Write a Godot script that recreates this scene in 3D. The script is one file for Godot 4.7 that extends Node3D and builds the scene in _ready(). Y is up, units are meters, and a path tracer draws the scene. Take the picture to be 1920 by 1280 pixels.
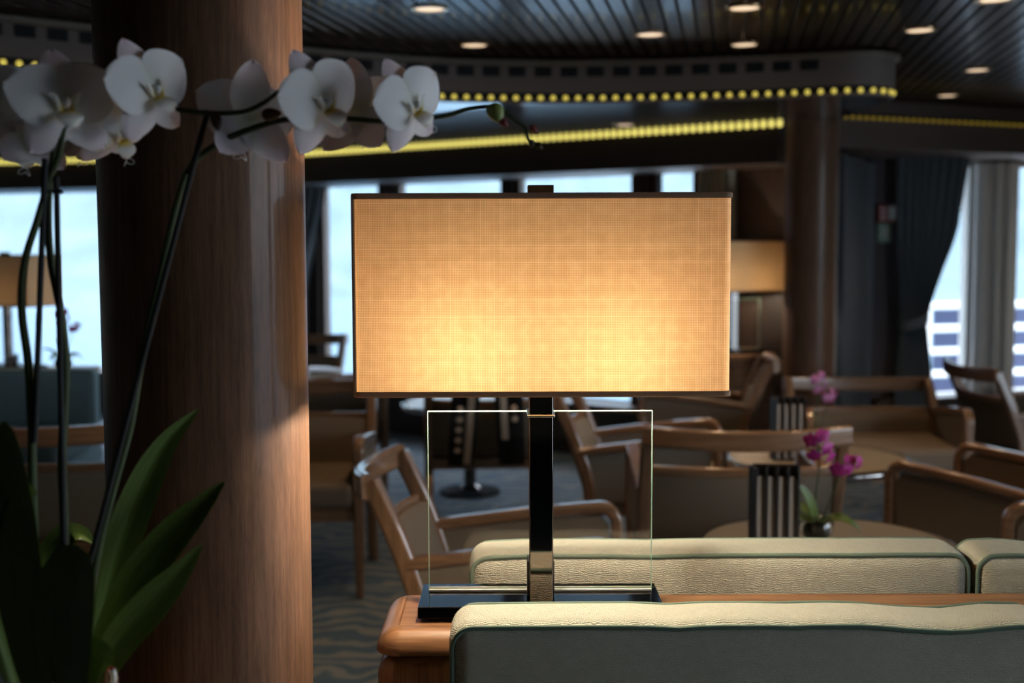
extends Node3D
# A ship's lounge: a lit table lamp on a wooden ledge between two sofas, white orchids before a wooden column, windows behind.

const FOCAL := 2300.0                       # pixels, for a frame of 1920 x 1280
const EYE := Vector3(0.0, 1.42, 0.0)
var look: Basis
var mats := {}
var taken := {}

# ---------------------------------------------------------------- pixels to directions
func ray(px: float, py: float) -> Vector3:
	return look * Vector3((px - 960.0) / FOCAL, (640.0 - py) / FOCAL, -1.0)

func at(px: float, py: float, depth: float) -> Vector3:
	var r := ray(px, py)
	return EYE + r * (depth / -r.z)

func on_height(px: float, py: float, height: float) -> Vector3:
	var r := ray(px, py)
	return EYE + r * ((height - EYE.y) / r.y)

func on_line(px: float, a: Vector2, b: Vector2) -> Vector2:        # where the direction of a pixel column meets a wall line (x, z) on plan
	var r := ray(px, 455.0)
	var hit = Geometry2D.line_intersects_line(Vector2(EYE.x, EYE.z), Vector2(r.x, r.z), a, b - a)
	return hit if hit != null else a

# ---------------------------------------------------------------- mesh building
class MB:
	var v := PackedVector3Array()
	var n := PackedVector3Array()
	var u := PackedVector2Array()
	var c := PackedColorArray()
	var i := PackedInt32Array()

	func vert(p: Vector3, nn: Vector3, uv := Vector2.ZERO, col := Color.WHITE) -> int:
		v.append(p); n.append(nn); u.append(uv); c.append(col)
		return v.size() - 1

	func tri(a: int, b: int, d: int) -> void:
		var g := (v[b] - v[a]).cross(v[d] - v[a])
		if g.dot(n[a] + n[b] + n[d]) > 0.0:
			i.append_array([a, d, b])
		else:
			i.append_array([a, b, d])

	func quad(a: int, b: int, d: int, e: int) -> void:
		tri(a, b, d); tri(a, d, e)

	func flat_quad(a: Vector3, b: Vector3, d: Vector3, e: Vector3, nn: Vector3, col := Color.WHITE) -> void:
		quad(vert(a, nn, Vector2(0, 0), col), vert(b, nn, Vector2(1, 0), col), vert(d, nn, Vector2(1, 1), col), vert(e, nn, Vector2(0, 1), col))

	# a grid of points with smooth normals
	func sheet(pts: Array, closed_u := false, closed_v := false, uvs := Vector2.ONE, cols: Array = [], flip := false) -> void:
		var nv := pts.size()
		var nu: int = pts[0].size()
		var base := v.size()
		for b in nv:
			for a in nu:
				var a0 := a - 1
				var a1 := a + 1
				var b0 := b - 1
				var b1 := b + 1
				if closed_u:
					a0 = (a - 1 + nu) % nu; a1 = (a + 1) % nu
				else:
					a0 = maxi(a0, 0); a1 = mini(a1, nu - 1)
				if closed_v:
					b0 = (b - 1 + nv) % nv; b1 = (b + 1) % nv
				else:
					b0 = maxi(b0, 0); b1 = mini(b1, nv - 1)
				var du: Vector3 = pts[b][a1] - pts[b][a0]
				var dv: Vector3 = pts[b1][a] - pts[b0][a]
				if du.length() < 1e-7:
					du = pts[b1][a1] - pts[b1][a0] + pts[b0][a1] - pts[b0][a0]
				if dv.length() < 1e-7:
					dv = pts[b1][a1] - pts[b0][a1] + pts[b1][a0] - pts[b0][a0]
				var nn := du.cross(dv).normalized()
				if flip:
					nn = -nn
				vert(pts[b][a], nn, Vector2(float(a) / nu * uvs.x, float(b) / nv * uvs.y), cols[b][a] if cols.size() else Color.WHITE)
		for b in (nv if closed_v else nv - 1):
			for a in (nu if closed_u else nu - 1):
				var p := base + b * nu + a
				var q := base + b * nu + (a + 1) % nu
				var r := base + ((b + 1) % nv) * nu + (a + 1) % nu
				var s := base + ((b + 1) % nv) * nu + a
				quad(p, q, r, s)

	# box with rounded edges
	func rbox(size: Vector3, r: float, xf := Transform3D(), seg := 2, divide := 1, bend: Variant = null) -> void:
		var h := size / 2.0
		r = minf(r, minf(h.x, minf(h.y, h.z)) * 0.999)
		var coords := []
		for k in 3:
			var list := []
			for s in seg + 1:
				list.append(-h[k] + r * s / seg)
			for s in range(1, divide):
				list.append(lerpf(-h[k] + r, h[k] - r, float(s) / divide))
			for s in seg + 1:
				list.append(h[k] - r + r * s / seg)
			coords.append(list)
		for axis in 3:
			var e := (axis + 1) % 3
			var f := (axis + 2) % 3
			for side in [-1.0, 1.0]:
				var base := v.size()
				var ne: int = coords[e].size()
				var nf: int = coords[f].size()
				for b in nf:
					for a in ne:
						var q := Vector3.ZERO
						q[axis] = side * h[axis]
						q[e] = coords[e][a]
						q[f] = coords[f][b]
						var inner := q.clamp(-(h - Vector3.ONE * r), h - Vector3.ONE * r)
						var dir := (q - inner).normalized()
						var p := inner + dir * r
						if bend != null:
							p = bend.call(p)
						vert(xf * p, (xf.basis * dir).normalized(), Vector2(p[e], p[f]))
				for b in nf - 1:
					for a in ne - 1:
						var o := base + b * ne + a
						quad(o, o + 1, o + ne + 1, o + ne)

	# plain box with small chamfers is rbox with seg 1
	func box(size: Vector3, xf := Transform3D(), r := 0.002) -> void:
		rbox(size, r, xf, 1)

	# round tube along points
	func tube(pts: Array, radii: Variant, sides := 10, caps := true) -> void:
		var count := pts.size()
		var t0: Vector3 = (pts[1] - pts[0]).normalized()
		var up := Vector3.UP if absf(t0.y) < 0.9 else Vector3.RIGHT
		var x := t0.cross(up).normalized()
		var rows := []
		var last := t0
		for k in count:
			var t: Vector3 = (pts[mini(k + 1, count - 1)] - pts[maxi(k - 1, 0)]).normalized()
			var ax := last.cross(t)
			if ax.length() > 1e-6:
				x = x.rotated(ax.normalized(), last.angle_to(t))
			x = (x - t * x.dot(t)).normalized()
			last = t
			var y := t.cross(x)
			var r: float = radii[k] if radii is Array else radii
			var row := []
			for s in sides:
				var a := TAU * s / sides
				row.append(pts[k] + (x * cos(a) + y * sin(a)) * r)
			rows.append(row)
		sheet(rows, true, false, Vector2(1, 1), [], true)
		if caps:
			for end in [0, count - 1]:
				var nn: Vector3 = (pts[0] - pts[1]).normalized() if end == 0 else (pts[end] - pts[end - 1]).normalized()
				var mid := vert(pts[end], nn)
				var ring := []
				for s in sides:
					ring.append(vert(rows[end][s], nn))
				for s in sides:
					tri(mid, ring[s], ring[(s + 1) % sides])

	# sweep of a closed profile (points in the plane of side and up) along a path
	func sweep(path: Array, ups: Array, profile: PackedVector2Array, caps := true, scales: Array = []) -> void:
		var rows := []
		for k in path.size():
			var t: Vector3 = (path[mini(k + 1, path.size() - 1)] - path[maxi(k - 1, 0)]).normalized()
			var up: Vector3 = ups[k] if ups.size() > 1 else ups[0]
			var side := t.cross(up).normalized()
			up = side.cross(t).normalized()
			var s: Vector2 = scales[k] if scales.size() else Vector2.ONE
			var row := []
			for q in profile:
				row.append(path[k] + side * q.x * s.x + up * q.y * s.y)
			rows.append(row)
		# orientation: normals must point outwards
		var mid := Vector3.ZERO
		for p in rows[0]:
			mid += p
		mid /= rows[0].size()
		var du: Vector3 = rows[0][1] - rows[0][rows[0].size() - 1]
		var dv: Vector3 = rows[1][0] - rows[0][0]
		var flip: bool = du.cross(dv).dot(rows[0][0] - mid) < 0.0
		sheet(rows, true, false, Vector2(1, 1), [], flip)
		if caps:
			for end in [0, rows.size() - 1]:
				var nn: Vector3 = (path[0] - path[1]).normalized() if end == 0 else (path[end] - path[end - 1]).normalized()
				var m := Vector3.ZERO
				for p in rows[end]:
					m += p
				m /= rows[end].size()
				var c0 := vert(m, nn)
				var ring := []
				for p in rows[end]:
					ring.append(vert(p, nn))
				for s in ring.size():
					tri(c0, ring[s], ring[(s + 1) % ring.size()])

	# turned shape: profile of (radius, height)
	func lathe(profile: Array, sides := 32, xf := Transform3D()) -> void:
		for k in profile.size() - 1:
			var a: Vector2 = profile[k]
			var b: Vector2 = profile[k + 1]
			var d := b - a
			if d.length() < 1e-9:
				continue
			var d0: Vector2 = (a - profile[k - 1]).normalized() if k > 0 else d.normalized()
			var d2: Vector2 = (profile[k + 2] - b).normalized() if k + 2 < profile.size() else d.normalized()
			var dn := d.normalized()
			var ta := (d0 + dn).normalized() if d0.dot(dn) > 0.75 else dn
			var tb := (dn + d2).normalized() if d2.dot(dn) > 0.75 else dn
			var base := v.size()
			for s in sides + 1:
				var an := TAU * s / sides
				var e := Vector3(cos(an), 0, sin(an))
				vert(xf * (e * a.x + Vector3.UP * a.y), (xf.basis * (e * ta.y - Vector3.UP * ta.x)).normalized(), Vector2(float(s) / sides, a.y))
				vert(xf * (e * b.x + Vector3.UP * b.y), (xf.basis * (e * tb.y - Vector3.UP * tb.x)).normalized(), Vector2(float(s) / sides, b.y))
			for s in sides:
				var o := base + s * 2
				quad(o, o + 2, o + 3, o + 1)

	# upright prism over a polygon on plan (x, z)
	func prism(poly: PackedVector2Array, y0: float, y1: float) -> void:
		var tris := Geometry2D.triangulate_polygon(poly)
		for lid in [[y0, Vector3.DOWN], [y1, Vector3.UP]]:
			var base := v.size()
			for p in poly:
				vert(Vector3(p.x, lid[0], p.y), lid[1], p)
			for k in range(0, tris.size(), 3):
				tri(base + tris[k], base + tris[k + 1], base + tris[k + 2])
		var turn := 1.0 if Geometry2D.is_polygon_clockwise(poly) else -1.0
		for k in poly.size():
			var a := poly[k]
			var b := poly[(k + 1) % poly.size()]
			var e := (b - a).normalized()
			var nn := Vector3(e.y, 0, -e.x) * turn
			flat_quad(Vector3(a.x, y0, a.y), Vector3(b.x, y0, b.y), Vector3(b.x, y1, b.y), Vector3(a.x, y1, a.y), nn)

	func ball(at_: Vector3, r: Vector3, sides := 16) -> void:
		var rows := []
		for b in sides / 2 + 1:
			var row := []
			var la := PI * b / (sides / 2) - PI / 2
			for a in sides:
				var lo := TAU * a / sides
				row.append(at_ + Vector3(cos(la) * cos(lo) * r.x, sin(la) * r.y, cos(la) * sin(lo) * r.z))
			rows.append(row)
		var base := v.size()
		sheet(rows, true, false, Vector2(1, 1), [], false)
		for k in range(base, v.size()):
			var q := (v[k] - at_) / r
			n[k] = (q / r).normalized()

	func done() -> ArrayMesh:
		# repair the windings where the normals were set after the triangles
		for k in range(0, i.size(), 3):
			var a := i[k]
			var b := i[k + 1]
			var d := i[k + 2]
			if (v[b] - v[a]).cross(v[d] - v[a]).dot(n[a] + n[b] + n[d]) > 0.0:
				i[k + 1] = d
				i[k + 2] = b
		var arr := []
		arr.resize(Mesh.ARRAY_MAX)
		arr[Mesh.ARRAY_VERTEX] = v
		arr[Mesh.ARRAY_NORMAL] = n
		arr[Mesh.ARRAY_TEX_UV] = u
		arr[Mesh.ARRAY_COLOR] = c
		arr[Mesh.ARRAY_INDEX] = i
		var m := ArrayMesh.new()
		m.add_surface_from_arrays(Mesh.PRIMITIVE_TRIANGLES, arr)
		return m

func round_rect(w: float, h: float, r: float, seg := 3) -> PackedVector2Array:
	var out := PackedVector2Array()
	for k in 4:
		var cx := (w / 2 - r) * (1.0 if k == 0 or k == 3 else -1.0)
		var cy := (h / 2 - r) * (1.0 if k < 2 else -1.0)
		for s in seg + 1:
			var a := PI / 2 * k + PI / 2 * s / seg
			out.append(Vector2(cx + cos(a) * r, cy + sin(a) * r))
		# a point just past the corner on either flat keeps the flats flat
		var last := out[out.size() - 1]
		var flat := (w if k % 2 == 0 else h) - 2.0 * r
		var dir := Vector2.RIGHT.rotated(PI / 2 * (k + 2))
		out.append(last + dir * flat * 0.12)
		out.append(last + dir * flat * 0.88)
	return out

func curve(pts: Array, steps := 6) -> Array:                      # Catmull-Rom through points
	var out := []
	for k in pts.size() - 1:
		var p0: Vector3 = pts[maxi(k - 1, 0)]
		var p1: Vector3 = pts[k]
		var p2: Vector3 = pts[k + 1]
		var p3: Vector3 = pts[mini(k + 2, pts.size() - 1)]
		for s in steps:
			out.append(p1.cubic_interpolate(p2, p0, p3, float(s) / steps))
	out.append(pts[pts.size() - 1])
	return out

# ---------------------------------------------------------------- objects
func numbered(called: String) -> String:
	if not taken.has(called):
		taken[called] = 0
		return called
	taken[called] += 1
	return "%s_%03d" % [called, taken[called]]

func tag(o: Node, label: String, category: String, group := "") -> Node:
	o.set_meta("label", label)
	o.set_meta("category", category)
	if group:
		o.set_meta("group", group)
	return o

func thing(called: String, label: String, category: String, where := Vector3.ZERO, turn := 0.0, group := "") -> Node3D:
	var o := Node3D.new()
	o.name = numbered(called)
	add_child(o)
	o.position = where
	o.rotation.y = turn
	tag(o, label, category, group)
	return o

func part(called: String, mesh: Mesh, material: Material, parent: Node, xf := Transform3D()) -> MeshInstance3D:
	var o := MeshInstance3D.new()
	o.name = called
	o.mesh = mesh
	o.material_override = material
	o.transform = xf
	parent.add_child(o, true)
	return o

func solo(called: String, mesh: Mesh, material: Material, label: String, category: String, group := "") -> MeshInstance3D:
	var o := part(numbered(called), mesh, material, self)
	tag(o, label, category, group)
	return o

func struct(called: String, mesh: Mesh, material: Material, label := "") -> MeshInstance3D:
	var o := part(numbered(called), mesh, material, self)
	o.set_meta("kind", "structure")
	if label:
		o.set_meta("label", label)
		o.set_meta("category", called.split("_")[0])
	return o

func struct_node(called: String, label: String) -> Node3D:
	var o := Node3D.new()
	o.name = numbered(called)
	add_child(o)
	o.set_meta("kind", "structure")
	o.set_meta("label", label)
	o.set_meta("category", called.split("_")[0])
	return o

func shifted(p: Vector3, turn := 0.0) -> Transform3D:
	return Transform3D(Basis(Vector3.UP, turn), p)

func _ready() -> void:
	# camera: eye 1.42 m up, looking slightly down, focused on the lamp
	look = Basis.from_euler(Vector3(deg_to_rad(-4.6), 0.0, deg_to_rad(-0.2)))
	var cam := Camera3D.new()
	cam.name = "camera"
	cam.transform = Transform3D(look, EYE)
	cam.fov = rad_to_deg(2.0 * atan(640.0 / FOCAL))
	cam.near = 0.05
	cam.far = 4000.0
	var lens := CameraAttributesPhysical.new()
	lens.frustum_focal_length = 43.0
	lens.frustum_focus_distance = 1.84
	lens.exposure_aperture = 3.4
	lens.exposure_multiplier = 1.0
	cam.attributes = lens
	add_child(cam)
	cam.current = true

	# overcast daylight; it enters through the windows only
	var sky := Sky.new()
	var air := ProceduralSkyMaterial.new()
	air.sky_top_color = Color(0.87, 0.93, 1.0)
	air.sky_horizon_color = Color(0.91, 0.96, 1.0)
	air.ground_bottom_color = Color(0.55, 0.62, 0.68)
	air.ground_horizon_color = Color(0.80, 0.88, 0.94)
	sky.sky_material = air
	var env := Environment.new()
	env.background_mode = Environment.BG_SKY
	env.sky = sky
	env.background_energy_multiplier = 9.3
	env.tonemap_mode = Environment.TONE_MAPPER_LINEAR
	env.tonemap_exposure = 1.0
	env.volumetric_fog_enabled = true
	env.volumetric_fog_density = 0.0
	env.sdfgi_enabled = true
	env.ssao_enabled = true
	env.ssil_enabled = true
	var world := WorldEnvironment.new()
	world.name = "daylight"
	world.environment = env
	add_child(world)

	make_materials()
	build_room()
	make_flower_meshes()
	build_furniture()
	big_orchid()

# ---------------------------------------------------------------- materials
func noise_grid(size: int, frequency: float, octaves: int, seed_: int) -> Image:
	var f := FastNoiseLite.new()
	f.seed = seed_
	f.noise_type = FastNoiseLite.TYPE_SIMPLEX_SMOOTH
	f.frequency = frequency
	f.fractal_octaves = octaves
	return f.get_seamless_image(size, size)

func texture_of(size: int, pick: Callable) -> ImageTexture:
	var im := Image.create(size, size, false, Image.FORMAT_RGB8)
	for y in size:
		for x in size:
			im.set_pixel(x, y, pick.call(x, y))
	return ImageTexture.create_from_image(im)

func std(color: Color, rough := 0.6, metal := 0.0) -> StandardMaterial3D:
	var m := StandardMaterial3D.new()
	m.albedo_color = color
	m.roughness = rough
	m.metallic = metal
	m.cull_mode = BaseMaterial3D.CULL_DISABLED
	return m

func triplanar(m: StandardMaterial3D, scale_: Vector3, world := false) -> StandardMaterial3D:
	m.uv1_triplanar = true
	m.uv1_world_triplanar = world
	m.uv1_triplanar_sharpness = 6.0
	m.uv1_scale = scale_
	return m

func glow(color: Color, energy: float) -> StandardMaterial3D:
	var m := std(color, 0.4)
	m.emission_enabled = true
	m.emission = color
	m.emission_energy_multiplier = energy
	return m

func grain_texture(dark: Color, light: Color, seed_: int) -> ImageTexture:
	var a := noise_grid(512, 0.012, 3, seed_)
	var b := noise_grid(512, 0.08, 3, seed_ + 7)
	return texture_of(512, func(x: int, y: int) -> Color:
		var t := a.get_pixel(x, y).r * 0.55 + b.get_pixel(x, y).r * 0.45
		t = clampf((t - 0.25) / 0.5, 0.0, 1.0)
		return dark.lerp(light, t))

func wood(texture: Texture2D, along: int, fine: float, rough: float, coat := 0.0, tint := Color.WHITE) -> StandardMaterial3D:
	var m := std(tint, rough)
	m.albedo_texture = texture
	var s := Vector3.ONE * fine
	s[along] = fine * 0.045
	triplanar(m, s)
	if coat > 0.0:
		m.clearcoat_enabled = true
		m.clearcoat = coat
		m.clearcoat_roughness = 0.07
	return m

func make_materials() -> void:
	# wood
	var cherry := grain_texture(Color(0.335, 0.245, 0.19), Color(0.455, 0.34, 0.265), 3)
	var teak := grain_texture(Color(0.47, 0.325, 0.21), Color(0.63, 0.465, 0.325), 11)
	var beech := grain_texture(Color(0.42, 0.305, 0.21), Color(0.55, 0.41, 0.295), 21)
	var walnut := grain_texture(Color(0.13, 0.085, 0.06), Color(0.20, 0.135, 0.10), 31)
	mats.column = wood(cherry, 1, 15.0, 0.42, 0.10)
	mats.column.metallic_specular = 0.26
	mats.ledge_x = wood(teak, 0, 7.0, 0.42, 0.15)
	mats.ledge_z = wood(teak, 2, 7.0, 0.42, 0.15)
	mats.ledge_body = wood(teak, 1, 7.0, 0.42, 0.15)
	mats.chair_wood = wood(beech, 1, 8.0, 0.34, 0.9)
	mats.chair_wood_x = wood(beech, 0, 8.0, 0.34, 0.9)
	mats.chair_wood_z = wood(beech, 2, 8.0, 0.34, 0.9)
	mats.wall_wood = wood(walnut, 1, 4.0, 0.55)
	mats.wall_wood_x = wood(walnut, 0, 4.0, 0.55)
	mats.plank = wood(walnut, 2, 5.0, 0.26, 0.16, Color(1.0, 0.92, 0.86))
	mats.plank.metallic_specular = 0.14
	mats.cabinet = wood(beech, 0, 6.0, 0.45, 0.2)
	mats.table_top = std(Color(0.56, 0.53, 0.47), 0.3)
	# plain surfaces
	mats.fascia = std(Color(0.41, 0.35, 0.32), 0.7)
	mats.soffit = std(Color(0.33, 0.32, 0.32), 0.16)
	mats.soffit.clearcoat_enabled = true
	mats.soffit.clearcoat = 1.0
	mats.soffit.clearcoat_roughness = 0.03
	mats.cornice = std(Color(0.40, 0.345, 0.29), 0.5)
	mats.slot = std(Color(0.02, 0.02, 0.022), 0.8)
	mats.wall_plain = std(Color(0.36, 0.33, 0.34), 0.8)
	mats.back_wall = std(Color(0.76, 0.70, 0.63), 0.8)
	mats.white_paint = std(Color(0.90, 0.89, 0.87), 0.45)
	mats.sill = std(Color(0.30, 0.23, 0.19), 0.4)
	mats.black = std(Color(0.015, 0.014, 0.015), 0.5)
	mats.matt_black = std(Color(0.02, 0.019, 0.02), 0.85)
	mats.matt_black.metallic_specular = 0.15
	mats.screen = std(Color(0.01, 0.01, 0.012), 0.12)
	mats.black_gloss = std(Color(0.012, 0.011, 0.012), 0.05)
	mats.black_gloss.metallic_specular = 0.30
	mats.dark_chrome = std(Color(0.46, 0.43, 0.41), 0.04, 1.0)
	mats.chrome = std(Color(0.80, 0.79, 0.78), 0.10, 1.0)
	mats.satin = std(Color(0.86, 0.86, 0.84), 0.35, 0.8)
	mats.brass = std(Color(0.75, 0.60, 0.42), 0.2, 1.0)
	mats.glass = std(Color(0.975, 0.99, 0.985, 0.0), 0.0)
	mats.glass.transparency = BaseMaterial3D.TRANSPARENCY_ALPHA
	mats.glass.refraction_enabled = true
	mats.glass.refraction_scale = 0.05
	mats.clear_sheet = std(Color(0.96, 0.985, 0.975, 0.0), 0.0)
	mats.clear_sheet.transparency = BaseMaterial3D.TRANSPARENCY_ALPHA
	mats.glass_edge = std(Color(0.66, 0.78, 0.72), 0.35)
	mats.glass_edge.backlight_enabled = true
	mats.glass_edge.backlight = Color(0.75, 0.88, 0.80)
	mats.pane = std(Color(0.92, 0.96, 0.98, 0.04), 0.0)
	mats.pane.transparency = BaseMaterial3D.TRANSPARENCY_ALPHA
	mats.red_plastic = std(Color(0.62, 0.10, 0.09), 0.35)
	mats.white_plastic = std(Color(0.85, 0.85, 0.83), 0.4)
	mats.sign_green = std(Color(0.55, 0.72, 0.60), 0.5)
	mats.navy = std(Color(0.09, 0.15, 0.30), 0.6)

	# carpet: tan ripples on slate blue
	var warp := noise_grid(512, 0.010, 2, 41)
	var warp2 := noise_grid(512, 0.022, 2, 47)
	var pile := noise_grid(512, 0.35, 2, 43)
	var slate := Color(0.22, 0.315, 0.39)
	var slate2 := Color(0.27, 0.36, 0.425)
	var tan := Color(0.51, 0.50, 0.48)
	mats.carpet = std(Color.WHITE, 0.95)
	mats.carpet.albedo_texture = texture_of(512, func(x: int, y: int) -> Color:
		var w := (warp.get_pixel(x, y).r - 0.5) * 1.7 + (warp2.get_pixel(x, y).r - 0.5) * 0.5
		var ph := 18.0 * y / 512.0 + 4.0 * x / 512.0 + w
		var s := sin(TAU * ph) * 0.5 + 0.5
		var thick := 0.35 + 0.5 * warp2.get_pixel((x + 211) % 512, (y + 97) % 512).r
		var t := smoothstep(thick - 0.16, thick + 0.24, s)
		var col := slate.lerp(slate2, warp.get_pixel(y, x).r).lerp(tan, t * 0.7)
		return col * (0.86 + 0.28 * pile.get_pixel(x, y).r))
	triplanar(mats.carpet, Vector3.ONE * 0.5, true)

	# fabrics: a height field of thick yarn shared by the sofas, a finer one for the chairs
	var yarn_noise := noise_grid(512, 0.02, 2, 51)
	var fuzz := noise_grid(512, 0.16, 3, 53)
	var yarn := texture_of(512, func(x: int, y: int) -> Color:
		var bend := (yarn_noise.get_pixel(x, y).r - 0.5) * 1.5
		var row := sin(TAU * (64.0 * y / 512.0 + bend))
		var knots := sin(TAU * (96.0 * x / 512.0 + 0.5 * floorf(64.0 * y / 512.0) + bend))
		var h := 0.5 + 0.20 * row * (0.5 + yarn_noise.get_pixel(y, x).r) + 0.16 * knots + 0.6 * (fuzz.get_pixel(x, y).r - 0.5)
		return Color(h, h, h))
	mats.sofa = std(Color(0.74, 0.74, 0.685), 0.95)
	mats.sofa.albedo_texture = texture_of(512, func(x: int, y: int) -> Color:
		var t := clampf(fuzz.get_pixel(x, y).r * 0.8 + yarn_noise.get_pixel(x, y).r * 0.2, 0.0, 1.0)
		return Color(0.84, 0.84, 0.81).lerp(Color(1.0, 1.0, 0.98), t))
	mats.sofa.heightmap_enabled = true
	mats.sofa.heightmap_texture = yarn
	mats.sofa.heightmap_scale = 0.3
	mats.sofa.rim_enabled = true
	mats.sofa.rim = 0.35
	mats.sofa.rim_tint = 0.7
	triplanar(mats.sofa, Vector3.ONE * 5.0)
	mats.sofa_blue = mats.sofa.duplicate()
	mats.sofa_blue.albedo_color = Color(0.56, 0.66, 0.70)
	mats.piping = std(Color(0.34, 0.42, 0.37), 0.9)
	var cloth_noise := noise_grid(256, 0.12, 3, 61)
	mats.upholstery = std(Color(0.46, 0.40, 0.33), 0.9)
	mats.upholstery.albedo_texture = texture_of(256, func(x: int, y: int) -> Color:
		var t := cloth_noise.get_pixel(x, y).r
		return Color(0.86, 0.86, 0.86).lerp(Color.WHITE, t))
	triplanar(mats.upholstery, Vector3.ONE * 8.0)
	mats.upholstery_grey = mats.upholstery.duplicate()
	mats.upholstery_grey.albedo_color = Color(0.52, 0.49, 0.44)
	mats.curtain = std(Color(0.42, 0.46, 0.49), 0.9)
	mats.curtain.backlight_enabled = true
	mats.curtain.backlight = Color(0.05, 0.055, 0.06)

	# lamp shade: open linen weave, light passes between the yarns
	var slub := noise_grid(256, 0.05, 2, 71)
	mats.shade = std(Color(0.97, 0.875, 0.74), 0.9)
	var threads := PackedFloat32Array()
	var rng := RandomNumberGenerator.new()
	rng.seed = 5
	for k in 256:
		threads.append(rng.randf())
	mats.shade.albedo_texture = texture_of(1024, func(x: int, y: int) -> Color:
		var tx := x / 8
		var ty := y / 8
		var gx := 1.0 if x % 8 < 2 + (1 if threads[tx] > 0.97 else 0) else 0.0
		var gy := 1.0 if y % 8 < 2 + (1 if threads[128 + ty] > 0.97 else 0) else 0.0
		var open := maxf(gx * (0.8 + 0.2 * threads[tx]), gy * (0.8 + 0.2 * threads[128 + ty]))
		open = open + 0.25 * gx * gy
		var s := (slub.get_pixel((x / 4) % 256, (y / 4) % 256).r - 0.5) * 0.35
		return Color(0.77, 0.68, 0.58).lerp(Color(1.0, 0.98, 0.95), clampf(open + s, 0.0, 1.0)))
	mats.shade.uv1_scale = Vector3(3.25, 3.25, 1)
	mats.shade.backlight_enabled = true
	mats.shade.backlight = Color(0.42, 0.395, 0.355)
	mats.shade_tape = std(Color(0.62, 0.50, 0.40), 0.9)
	mats.shade_tape.backlight_enabled = true
	mats.shade_tape.backlight = Color(0.34, 0.27, 0.20)
	mats.bulb = glow(Color(1.0, 0.86, 0.64), 6.0)

	# plants
	mats.petal = std(Color.WHITE, 0.55)
	mats.petal.vertex_color_use_as_albedo = true
	mats.petal.backlight_enabled = true
	mats.petal.backlight = Color(0.45, 0.42, 0.39)
	mats.petal_magenta = mats.petal.duplicate()
	mats.petal_magenta.albedo_color = Color(0.66, 0.13, 0.52)
	mats.petal_pink = mats.petal.duplicate()
	mats.petal_pink.albedo_color = Color(0.68, 0.42, 0.62)
	var leaf_noise := noise_grid(256, 0.03, 3, 81)
	var leaf_tex := texture_of(256, func(x: int, y: int) -> Color:
		return Color(0.82, 0.86, 0.80).lerp(Color.WHITE, leaf_noise.get_pixel(x, y).r))
	mats.leaf = std(Color(0.36, 0.43, 0.18), 0.42)
	mats.leaf.albedo_texture = leaf_tex
	mats.leaf.uv1_scale = Vector3(1, 0.3, 1)
	mats.leaf.backlight_enabled = true
	mats.leaf.backlight = Color(0.40, 0.42, 0.16)
	mats.stem = std(Color(0.19, 0.24, 0.10), 0.7)
	mats.stick = std(Color(0.03, 0.035, 0.05), 0.75)
	mats.bud_green = std(Color(0.50, 0.54, 0.25), 0.5)
	mats.bud_brown = std(Color(0.26, 0.17, 0.08), 0.6)
	mats.bud_red = std(Color(0.45, 0.16, 0.15), 0.5)
	mats.pot = std(Color(0.60, 0.58, 0.55), 0.4)
	mats.moss = std(Color(0.12, 0.10, 0.05), 1.0)
	mats.paper = std(Color(0.62, 0.57, 0.52), 0.7)
	mats.leather = std(Color(0.06, 0.055, 0.065), 0.55)
	mats.scarf = std(Color(0.025, 0.023, 0.025), 0.9)
	mats.scarf_white = std(Color(0.80, 0.72, 0.64), 0.9)

	# lights that glow
	mats.led = glow(Color(0.93, 0.87, 0.46), 1.05)
	mats.led_dim = glow(Color(0.80, 0.68, 0.25), 0.25)
	mats.led_mid = glow(Color(0.92, 0.83, 0.38), 0.7)
	mats.downlight = glow(Color(1.0, 0.87, 0.72), 1.1)

	# outside
	var hills := noise_grid(256, 0.03, 4, 91)
	mats.hill = std(Color(0.36, 0.40, 0.39), 1.0)
	mats.hill.albedo_texture = texture_of(256, func(x: int, y: int) -> Color:
		return Color(0.68, 0.71, 0.70).lerp(Color.WHITE, hills.get_pixel(x, y).r))
	triplanar(mats.hill, Vector3.ONE * 0.006, true)
	mats.water = std(Color(0.35, 0.45, 0.52), 0.12)
	mats.water.heightmap_enabled = true
	mats.water.heightmap_texture = ImageTexture.create_from_image(noise_grid(256, 0.05, 3, 95))
	mats.water.heightmap_scale = 60.0
	triplanar(mats.water, Vector3(0.05, 0.05, 0.12), true)

# ---------------------------------------------------------------- the room
const CEILING := 2.275
const SOFFIT := 2.07
var wall_path := [Vector2(-8.0, -11.9), Vector2(-2.93, -10.17), Vector2(-1.586, -9.73), Vector2(1.75, -7.3)]
var cove_path := [Vector2(-8.0, -11.1), Vector2(-3.59, -9.6), Vector2(-1.62, -9.0), Vector2(1.46, -6.78)]
var right_path := [Vector2(1.75, -8.35), Vector2(2.4, -8.4), Vector2(4.2, -9.016)]
var right_cove := [Vector2(1.86, -7.36), Vector2(3.35, -8.02), Vector2(4.2, -8.386)]

func wall_run(mb: MB, a: Vector2, b: Vector2, y0: float, y1: float, thick: float, out := 0.0) -> void:
	var d := b - a
	var mid := (a + b) / 2.0
	var side := Vector2(-d.y, d.x).normalized() * out
	var xf := Transform3D(Basis(Vector3.UP, atan2(-d.y, d.x)), Vector3(mid.x + side.x, (y0 + y1) / 2.0, mid.y + side.y))
	mb.rbox(Vector3(d.length(), y1 - y0, thick), 0.004, xf, 1)

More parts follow.
